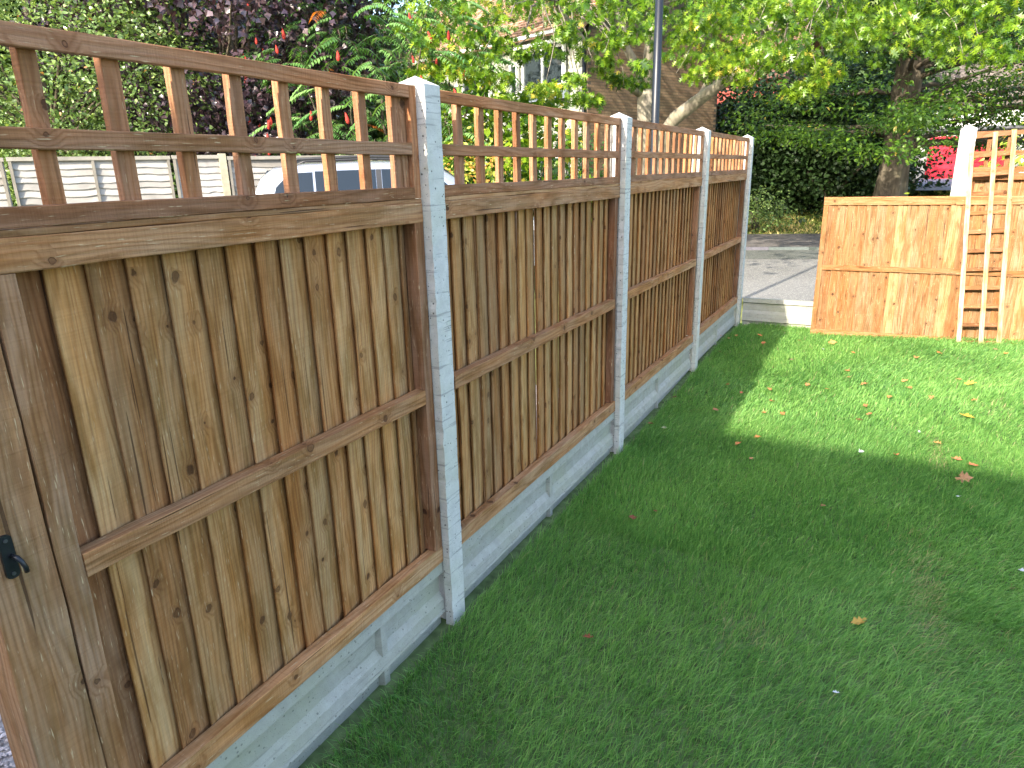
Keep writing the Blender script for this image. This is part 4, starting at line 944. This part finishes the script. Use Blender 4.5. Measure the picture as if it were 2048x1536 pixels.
# clumps of the crown (tree space)
r = random.Random(5); ocl = []
while len(ocl) < 430:
    a, b, c = r.uniform(-1, 1), r.uniform(-1, 1), r.uniform(-0.2, 1)
    q = math.sqrt(a * a + b * b + c * c)
    if q > 1 or q < 0.45 and r.random() < 0.6: continue
    x, y, z = a * 8.6, b * 8.0 - 0.4, 4.1 + c * 4.6 + 0.5 * math.sin(a * 7) * math.cos(b * 5)
    if y > 2.0 and r.random() < 0.5: continue
    dist_ = math.hypot(x + OB.x - CAM.x, y + OB.y - CAM.y)
    if z < 2.95 + 0.09 * (dist_ - 9): continue
    if x < -3.2 and y < -1.0 and z < 5.2: continue
    ocl.append((x, y, z, r.uniform(0.7, 1.3), r.uniform(-0.12, 0.30)))
def keep(c):
    X_, Y_ = c[0] + OB.x - CAM.x, c[1] + OB.y - CAM.y; az = math.degrees(math.atan2(X_, Y_)); el = math.degrees(math.atan2(c[2] - CAM.z, math.hypot(X_, Y_)))
    if -31 < az < -21.5: return el > 9.6
    if -21.5 <= az < -12.5: return el > 9.2
    if az < -37: return el > 13.5
    return el > 7.4
ocl = [c for c in ocl if keep(c)]
def hang(az, el, d, s=0.6, t=0.1):
    v = OKL(az, el, d); k = 0.62 if -30 < az < -20 else 0.8; ocl.append((v.x, v.y, v.z, s * k, t))
for az, el, d, s, t in [(-34.3, 7.0, 11.8, .55, .2), (-33, 8.6, 11.6, .7, .3), (-31.5, 7.4, 11.5, .6, .25), (-30.6, 9.5, 11.5, .8, .2),
                        (-29.4, 7.0, 11.4, .5, .3), (-28.9, 5.4, 11.4, .35, .1), (-26.6, 4.0, 11.6, .34, .0), (-26.0, 6.1, 11.6, .42, .3), (-24.9, 6.2, 11.8, .42, .35), 
                        (-23.3, 6.6, 12, .36, .1), (-22.9, 5.4, 12, .34, .05), (-21.8, 5.2, 12.2, .3, .1), (-21.8, 8.8, 12.4, .6, .1), (-20.6, 9.3, 13, .6, .1), (-18.5, 6.4, 14.5, .3, -.1), (-19, 10, 13, .7, .1),
                        (-15.4, 8.4, 13, .6, .15), (-14.2, 7.3, 12.8, .6, .2), (-12.8, 7.0, 12.7, .6, .3), (-11.5, 6.4, 12.6, .5, .3), (-10.8, 7.6, 12.6, .7, .2), (-9.2, 8.0, 12.6, .6, .1), (-13.8, 9.4, 12.8, .8, .1), (-7.8, 7.6, 12.4, .4, .1),
                        (-6.3, 5.5, 12.4, .3, .35), (-5.2, 6.4, 12.4, .42, .35), (-7.2, 5.2, 12.4, .28, .2), (-4.3, 8.6, 12.4, .6, .15), (-1.5, 8.9, 12.4, .5, .1), (0.8, 8.2, 12.4, .6, .15), (3.0, 7.2, 12.4, .6, .15), (4.6, 6.6, 12.4, .5, .1), (-17.2, 9.8, 13.5, .6, .0)]:
    hang(az, el, d, s, t)
ocl += [(c[0] + r.uniform(-.5, .5), c[1] + r.uniform(.4, 1.6), c[2] + r.uniform(.3, .9), c[3], c[4] - .15) for c in ocl[-40:-2] if keep((c[0], c[1], c[2] + .9))]
crown('crown', OK, ocl, 104, 0.52, 0.145, oak_template(), M_OAK, droop=0.75, up=0.6, flat=0.7, tcenter=0.42, tvar=0.26, yel=(0.010, 0.10), star=True)
m = MB(); rr_ = random.Random(9)
trunk_pts = [T2, T3, T4, OKL(-9.5, 9.0, 15.2), OKL(-11.6, 6.4, 15.9), OKL(-25, 12, 15.5), OKL(-16.5, 16, 17), OKL(-6, 13, 14.3)]
for c in ocl[::9] + ocl[-76::2]:
    v = Vector(c[:3]); tp = min(trunk_pts, key=lambda p: (p - v).length)
    mid = tp.lerp(v, 0.55) + Vector((0, 0, rr_.uniform(0.1, 0.7)))
    pts, rad = limb(mid, v + Vector((rr_.uniform(-.3, .3), rr_.uniform(-.3, .3), -0.15)), 0.014, 0.004, 0.16, 7, rr_); m.tube(pts, rad, 4, False)
    pts, rad = limb(tp, mid, 0.035, 0.014, 0.12, 7, rr_); m.tube(pts, rad, 5, False)
o = m.build('twigs', M_TWIG, OK, smooth=True); o['kind'] = 'stuff'

# --- spreading hornbeam on the verge
hb = Vector((1.15, 17.4, 0.03)); HB = empty('hornbeam_tree', hb, 0, 'dark spreading tree with a fluted trunk and low layered boughs on the verge', 'tree')
nseg, nr = 26, 16; vs, fs = [], []; rt = random.Random(2)
for i in range(nseg + 1):
    z = -0.4 + i * 0.22; rad = 0.33 + 0.16 * math.exp(-max(z, 0) * 1.8) - 0.018 * z
    for k in range(nr * 2):
        an = k * math.pi / nr; fl = 1 + 0.10 * math.sin(an * 5 + z * 0.9) + 0.06 * math.sin(an * 9 - z * 1.3) + rt.gauss(0, 0.012)
        vs.append((rad * fl * math.cos(an) + 0.03 * z, rad * fl * math.sin(an), z))
n = nr * 2
for i in range(nseg):
    for k in range(n): k2 = (k + 1) % n; fs.append((i * n + k, i * n + k2, (i + 1) * n + k2, (i + 1) * n + k))
link('trunk', mesh_py('trunk', vs, fs, True), M_DKB, HB)
r = random.Random(8); hcl = []; m = MB()
for k in range(70):   # boughs in layers, each with flat sprays
    an = r.uniform(0, 2 * math.pi) if k % 3 else r.uniform(-2.9, -0.2); zz = r.uniform(1.9, 7.5); Rr = (4.6 if zz < 5 else 3.6) * r.uniform(0.75, 1.08)
    st = Vector((0.03 * zz, 0, min(zz * 0.8 + 0.4, 5.0))); en = Vector((math.cos(an) * Rr, math.sin(an) * Rr, zz + 0.35 - 0.05 * Rr))
    pts, rad = limb(st, en, 0.07, 0.015, 0.06, 7, r); m.tube(pts, rad, 5, False)
    for q in range(9):
        t = 0.35 + 0.68 * q / 8; p = st.lerp(en, t); ht = 1 if t > 0.75 else 0
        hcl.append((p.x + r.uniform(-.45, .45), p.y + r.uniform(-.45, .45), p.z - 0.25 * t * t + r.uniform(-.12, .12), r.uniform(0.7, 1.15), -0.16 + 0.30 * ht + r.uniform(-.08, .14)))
for az, el, d in [(-8.5, 2.2, 13.6), (-7.5, 1.6, 13.8), (-6.3, 1.9, 13.6), (-5.2, 1.2, 13.7), (-4.2, 0.9, 13.4), (-3.2, 0.3, 13.4), (-2.3, 0.6, 13.5), (-1.4, -0.1, 13.4), (-0.6, 0.2, 13.3), (0.3, -0.2, 13.3), (1.1, 0.4, 13.6), (2.0, 1.0, 13.8), (-9.6, 3.4, 13.8), (-8.8, 4.4, 13.6), (-7, 3.6, 13.4), (-5, 3.4, 13.4), (-3, 2.9, 13.4), (-1, 2.6, 13.3), (0.8, 2.2, 13.5), (-2, 4.6, 13.3), (1.9, 2.8, 13.8), (-10.2, 2.6, 14.2)]:
    p = far(az, d); hcl.append((p[0] - hb.x, p[1] - hb.y, CAM.z + d * math.tan(R_(el)) - hb.z + 0.15, 0.85, 0.16))
hcl = [c for c in hcl if not (1.7 < math.degrees(math.atan2(c[0] + hb.x - CAM.x, c[1] + hb.y - CAM.y)) < 4.2 and (c[2] + hb.z - CAM.z) / (c[1] + hb.y - CAM.y) < 0.018)]
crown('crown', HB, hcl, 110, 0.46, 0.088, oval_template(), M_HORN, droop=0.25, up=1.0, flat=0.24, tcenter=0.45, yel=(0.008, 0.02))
o = m.build('boughs', M_DKB, HB, smooth=True); o['kind'] = 'stuff'

HB.location = CAM + (hb - CAM) * 1.17; HB.scale = (1.17, 1.17, 1.17)
# --- purple maple
pm = Vector(far(-48.8, 14.3)); PMT = empty('purple_maple', pm, 0, 'dark purple leaved maple hanging over the pale lap fence', 'tree')
m = MB(); m.tube([(0, 0, -0.2), (0.05, 0, 1.2), (0.0, 0.1, 2.6), (0.2, 0, 4.5)], [0.2, 0.15, 0.12, 0.06], 10)
r = random.Random(4); pcl = []
while len(pcl) < 190:
    a, b, c = r.uniform(-1, 1), r.uniform(-1, 1), r.uniform(-1, 1); q = a * a + b * b + c * c
    if q > 1 or q < 0.25: continue
    pcl.append((a * 2.75, b * 2.5, 4.15 + c * 2.35, r.uniform(0.8, 1.2), r.uniform(-.2, .2)))
for c in pcl[::5]: pts, rad = limb((0, 0.05, 2.2), c[:3], 0.05, 0.01, 0.1, 5, r); m.tube(pts, rad, 4, False)
m.build('trunk', M_DKB, PMT, smooth=True)
crown('crown', PMT, pcl, 150, 0.46, 0.105, maple_template(), M_PURP, droop=0.6, up=0.7, flat=0.7)

# --- pale small leaved tree at the left
lh = Vector(far(-60.5, 14.8)); LH = empty('small_leaved_tree', lh, 0, 'pale green small leaved tree at the far left, above the lap fence', 'tree')
m = MB(); m.tube([(0, 0, -0.2), (0.05, 0, 1.2), (0.0, 0.1, 3.0), (0.2, 0, 5)], [0.2, 0.15, 0.1, 0.05], 8); r = random.Random(6); lcl = []
while len(lcl) < 300:
    a, b, c = r.uniform(-1, 1), r.uniform(-1, 1), r.uniform(-1, 1); q = a * a + b * b + c * c
    if q > 1 or q < 0.2: continue
    lcl.append((a * 3.2, b * 2.4, 3.6 + c * 2.9, r.uniform(0.8, 1.2), r.uniform(-.25, .25)))
for c in lcl[::8]: pts, rad = limb((0, 0.05, 2.2), c[:3], 0.04, 0.01, 0.1, 5, r); m.tube(pts, rad, 4, False)
m.build('trunk', M_DKB, LH, smooth=True)
crown('crown', LH, lcl, 180, 0.42, 0.075, oval_template(), M_SMALL, droop=0.2, up=0.4, flat=0.85, yel=(0.006, 0.01))

# --- sumac with red cones
sm = Vector(far(-38.5, 13.2)); SM = empty('sumac_tree', sm, 0, 'sumac with drooping feathery leaves and upright red fruit cones', 'tree')
m = MB(); r = random.Random(12); fr_pos, mid_pos, hd = [], [], []
TV_, TF_ = slim_template(); Pp, Dd, Nn_, Sz = [], [], [], []
for k in range(880):
    while True:
        a, b, c = r.uniform(-1, 1), r.uniform(-1, 1), r.uniform(-1, 1)
        if 0.15 < a * a + b * b + c * c < 1: break
    c0 = Vector((a * 2.5, b * 1.8, 2.75 + c * 2.25)); an = r.uniform(0, 6.28) if r.random() < 0.5 else math.atan2(b, a) + r.uniform(-.9, .9)
    L = r.uniform(0.34, 0.55); dirv = Vector((math.cos(an), math.sin(an), r.uniform(-.1, .5))).normalized(); g = Vector((0, 0, -1)); pts = []
    for i in range(11):
        t = i / 10; p = c0 + dirv * L * t + g * L * 0.55 * t * t; pts.append(p)
        if i:
            tg = (pts[-1] - pts[-2]).normalized(); side = tg.cross(Vector((0, 0, 1))).normalized()
            for s in (-1, 1):
                Pp.append(p); Dd.append(side * s + tg * 0.45 - Vector((0, 0, .35))); Nn_.append(Vector((0, 0, 1)) + side * s * 0.3); Sz.append(0.15 * (1 - 0.45 * abs(t - 0.45)) * r.uniform(.85, 1.1))
    m.tube(pts[::2] + [pts[-1]], 0.004, 3, False)
for k in range(26): pts, rad = limb((r.uniform(-.3, .3), r.uniform(-.3, .3), -0.1), (r.uniform(-2.2, 2.2), r.uniform(-1.5, 1.5), r.uniform(2.2, 4.4)), 0.05, 0.012, 0.08, 6, r); m.tube(pts, rad, 5, False)
m.build('stems', M_DKB, SM, smooth=True)
V, F, k_ = leaves(np.array([tuple(p) for p in Pp]), np.array([tuple(p) for p in Dd]), np.array([tuple(p) for p in Nn_]), np.array(Sz), (TV_, TF_), 0.3)
n = len(Pp); fid = np.arange(n) // 20; fr_ = np.random.default_rng(3); ft = fr_.uniform(0.1, 0.9, fid.max() + 1); fg = np.where(fr_.uniform(0, 1, fid.max() + 1) < 0.012, 1.0, 0.0)
o = link('crown', mesh_np('crown', V, F, np.repeat(np.stack([np.clip(ft[fid] + fr_.normal(0, .1, n), 0, 1), fg[fid], fg[fid]], 1), k_, 0)), M_SUM, SM); o['kind'] = 'stuff'
M_CONE = plain('sumac_fruit', (0.36, 0.035, 0.025), 0.7, 0.2, var=0.35, scale=40, bump=0.8)
cm_ = MB(); cm_.tube([(0, 0, -0.14), (0, 0, -0.10), (0.004, 0, -0.03), (0, 0.004, 0.05), (0, 0, 0.13)], [0.008, 0.045, 0.052, 0.035, 0.008], 9); cme = mesh_py('fruit_cone', cm_.v, cm_.f, True); cme.materials.append(M_CONE)
for k in range(64):
    th = r.uniform(-2.9, -0.2); a, b = math.cos(th) * r.uniform(0.7, 1.08), math.sin(th) * r.uniform(0.95, 1.15)
    o = link('fruit_cone', cme, None, SM, (a * 2.4, b * 1.85, 2.8 + r.uniform(-0.9, 0.95) * 2.1 * math.sqrt(max(0.05, 1 - 0.6 * a * a)))); s = r.uniform(0.35, 0.62); o.scale = (s, s, s); o.rotation_euler = (r.uniform(-.3, .3), r.uniform(-.3, .3), 0)

# --- bushes beyond the second and third bays
def bush(name, az, d, rad, zc, hz, n, per, size, tmpl, mat, label, cat='shrub', group=None, seed=0, spread=0.35, **kw):
    p = far(az, d); o = empty(name, (p[0], p[1], 0), 0, label, cat, group); r = random.Random(seed); cl = []
    while len(cl) < n:
        a, b, c = r.uniform(-1, 1), r.uniform(-1, 1), r.uniform(-1, 1); q = a * a + b * b + c * c
        if q > 1 or q < 0.15: continue
        cl.append((a * rad, b * rad * 0.8, zc + c * hz, r.uniform(0.8, 1.2), r.uniform(-.2, .2)))
    m = MB()
    for c in cl[::6]: pts, rd = limb((r.uniform(-.1, .1), r.uniform(-.1, .1), -0.1), c[:3], 0.035, 0.008, 0.1, 5, r); m.tube(pts, rd, 4, False)
    m.build('stems', M_DKB, o, smooth=True); crown('foliage', o, cl, per, spread, size, tmpl, mat, **kw); return o
bush('garden_shrub', -29.5, 12.6, 1.5, 1.5, 1.6, 90, 60, 0.13, maple_template(), M_OAK, 'bright green bush with a few yellow leaves seen through the second trellis', seed=1, droop=0.5, yel=(0.02, 0.1))
bush('dark_shrub', -25.0, 15.5, 1.5, 1.1, 1.3, 80, 60, 0.11, oval_template(), M_SUM, 'dark green bush at the foot of the grey house, beside the brick corner', seed=2, droop=0.4, yel=(0.01, 0.0))
bush('low_shrub', -9.2, 21.6, 0.75, 0.45, 0.6, 30, 50, 0.085, oval_template(), M_SMALL, 'low pale green shrub in the light just right of the corner post', seed=8, droop=0.5)
bush('yellow_shrub', -31.2, 10.6, 0.36, 1.75, 0.3, 14, 40, 0.07, oval_template(), M_YELM, 'small bush with orange and yellow leaves just right of the silver car', seed=3, droop=0.4, yel=(0.3, 0.2), tcenter=0.8)
bush('cut_leaf_maple', 1.55, 8.4, 0.34, 1.06, 0.20, 22, 30, 0.085, slim_template(), M_YELM, 'low yellow-green maple with narrow leaves peeping over the loose panel', 'shrub', seed=4, spread=0.13, droop=0.9, up=0.5, flat=0.7)
bush('cut_leaf_maple', 10.0, 8.8, 0.75, 1.35, 0.42, 50, 46, 0.10, slim_template(), M_YELM, 'yellow-green narrow-leaved maple behind the fixed trellis at the right edge', 'shrub', seed=5, droop=0.9, up=0.5, flat=0.7)

# --- dark hedge and wood closing the view
def wood(name, spots, label, cat, mat, size, per, rad, group, seed):
    r = random.Random(seed)
    for i, (az, d, zc, hz, w) in enumerate(spots):
        p = far(az, d); g0 = float(HT(p[0], p[1])); o = empty(name, (p[0], p[1], g0), 0, label[i % len(label)] if isinstance(label, list) else label, cat, group); cl = []
        for k in range(int(26 * w)):
            while True:
                a, b, c = r.uniform(-1, 1), r.uniform(-1, 1), r.uniform(-1, 1)
                if a * a + b * b + c * c < 1: break
            cl.append((a * w, b * w * 0.8, zc + c * hz, r.uniform(0.8, 1.2), r.uniform(-.2, .2)))
        m = MB(); m.tube([(0, 0, -0.8), (0, 0, zc)], [0.22, 0.12], 8)
        for q in range(5): pts, rd = limb((0, 0, zc * 0.3), cl[q][:3], 0.09, 0.03, 0.1, 5, r); m.tube(pts, rd, 5, False)
        m.build('trunk', M_DKB, o, smooth=True)
        crown('crown', o, cl, per, rad, size, quad_template(), mat, droop=0.3, up=0.5, flat=0.8)
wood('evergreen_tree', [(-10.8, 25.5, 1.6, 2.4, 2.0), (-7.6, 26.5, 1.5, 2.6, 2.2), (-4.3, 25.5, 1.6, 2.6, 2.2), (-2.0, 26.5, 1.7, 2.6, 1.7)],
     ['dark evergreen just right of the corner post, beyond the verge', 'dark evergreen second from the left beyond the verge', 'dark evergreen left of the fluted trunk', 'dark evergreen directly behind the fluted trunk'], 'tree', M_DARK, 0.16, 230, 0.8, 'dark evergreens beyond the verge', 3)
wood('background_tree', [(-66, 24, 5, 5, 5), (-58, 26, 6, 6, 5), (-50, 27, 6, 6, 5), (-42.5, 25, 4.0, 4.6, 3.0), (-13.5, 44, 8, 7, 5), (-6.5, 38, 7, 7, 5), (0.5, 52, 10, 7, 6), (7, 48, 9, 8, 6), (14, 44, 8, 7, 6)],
     ['background tree at the far left edge', 'background tree behind the small leaved tree', 'background tree behind the purple maple', 'background tree behind the sumac', 'background tree behind the red brick house', 'background tree right of the red brick house', 'background tree behind the white house', 'background tree to the right of the white house', 'background tree beyond the right edge'],
     'tree', M_BACK, 0.34, 150, 1.5, 'trees closing the view', 4)
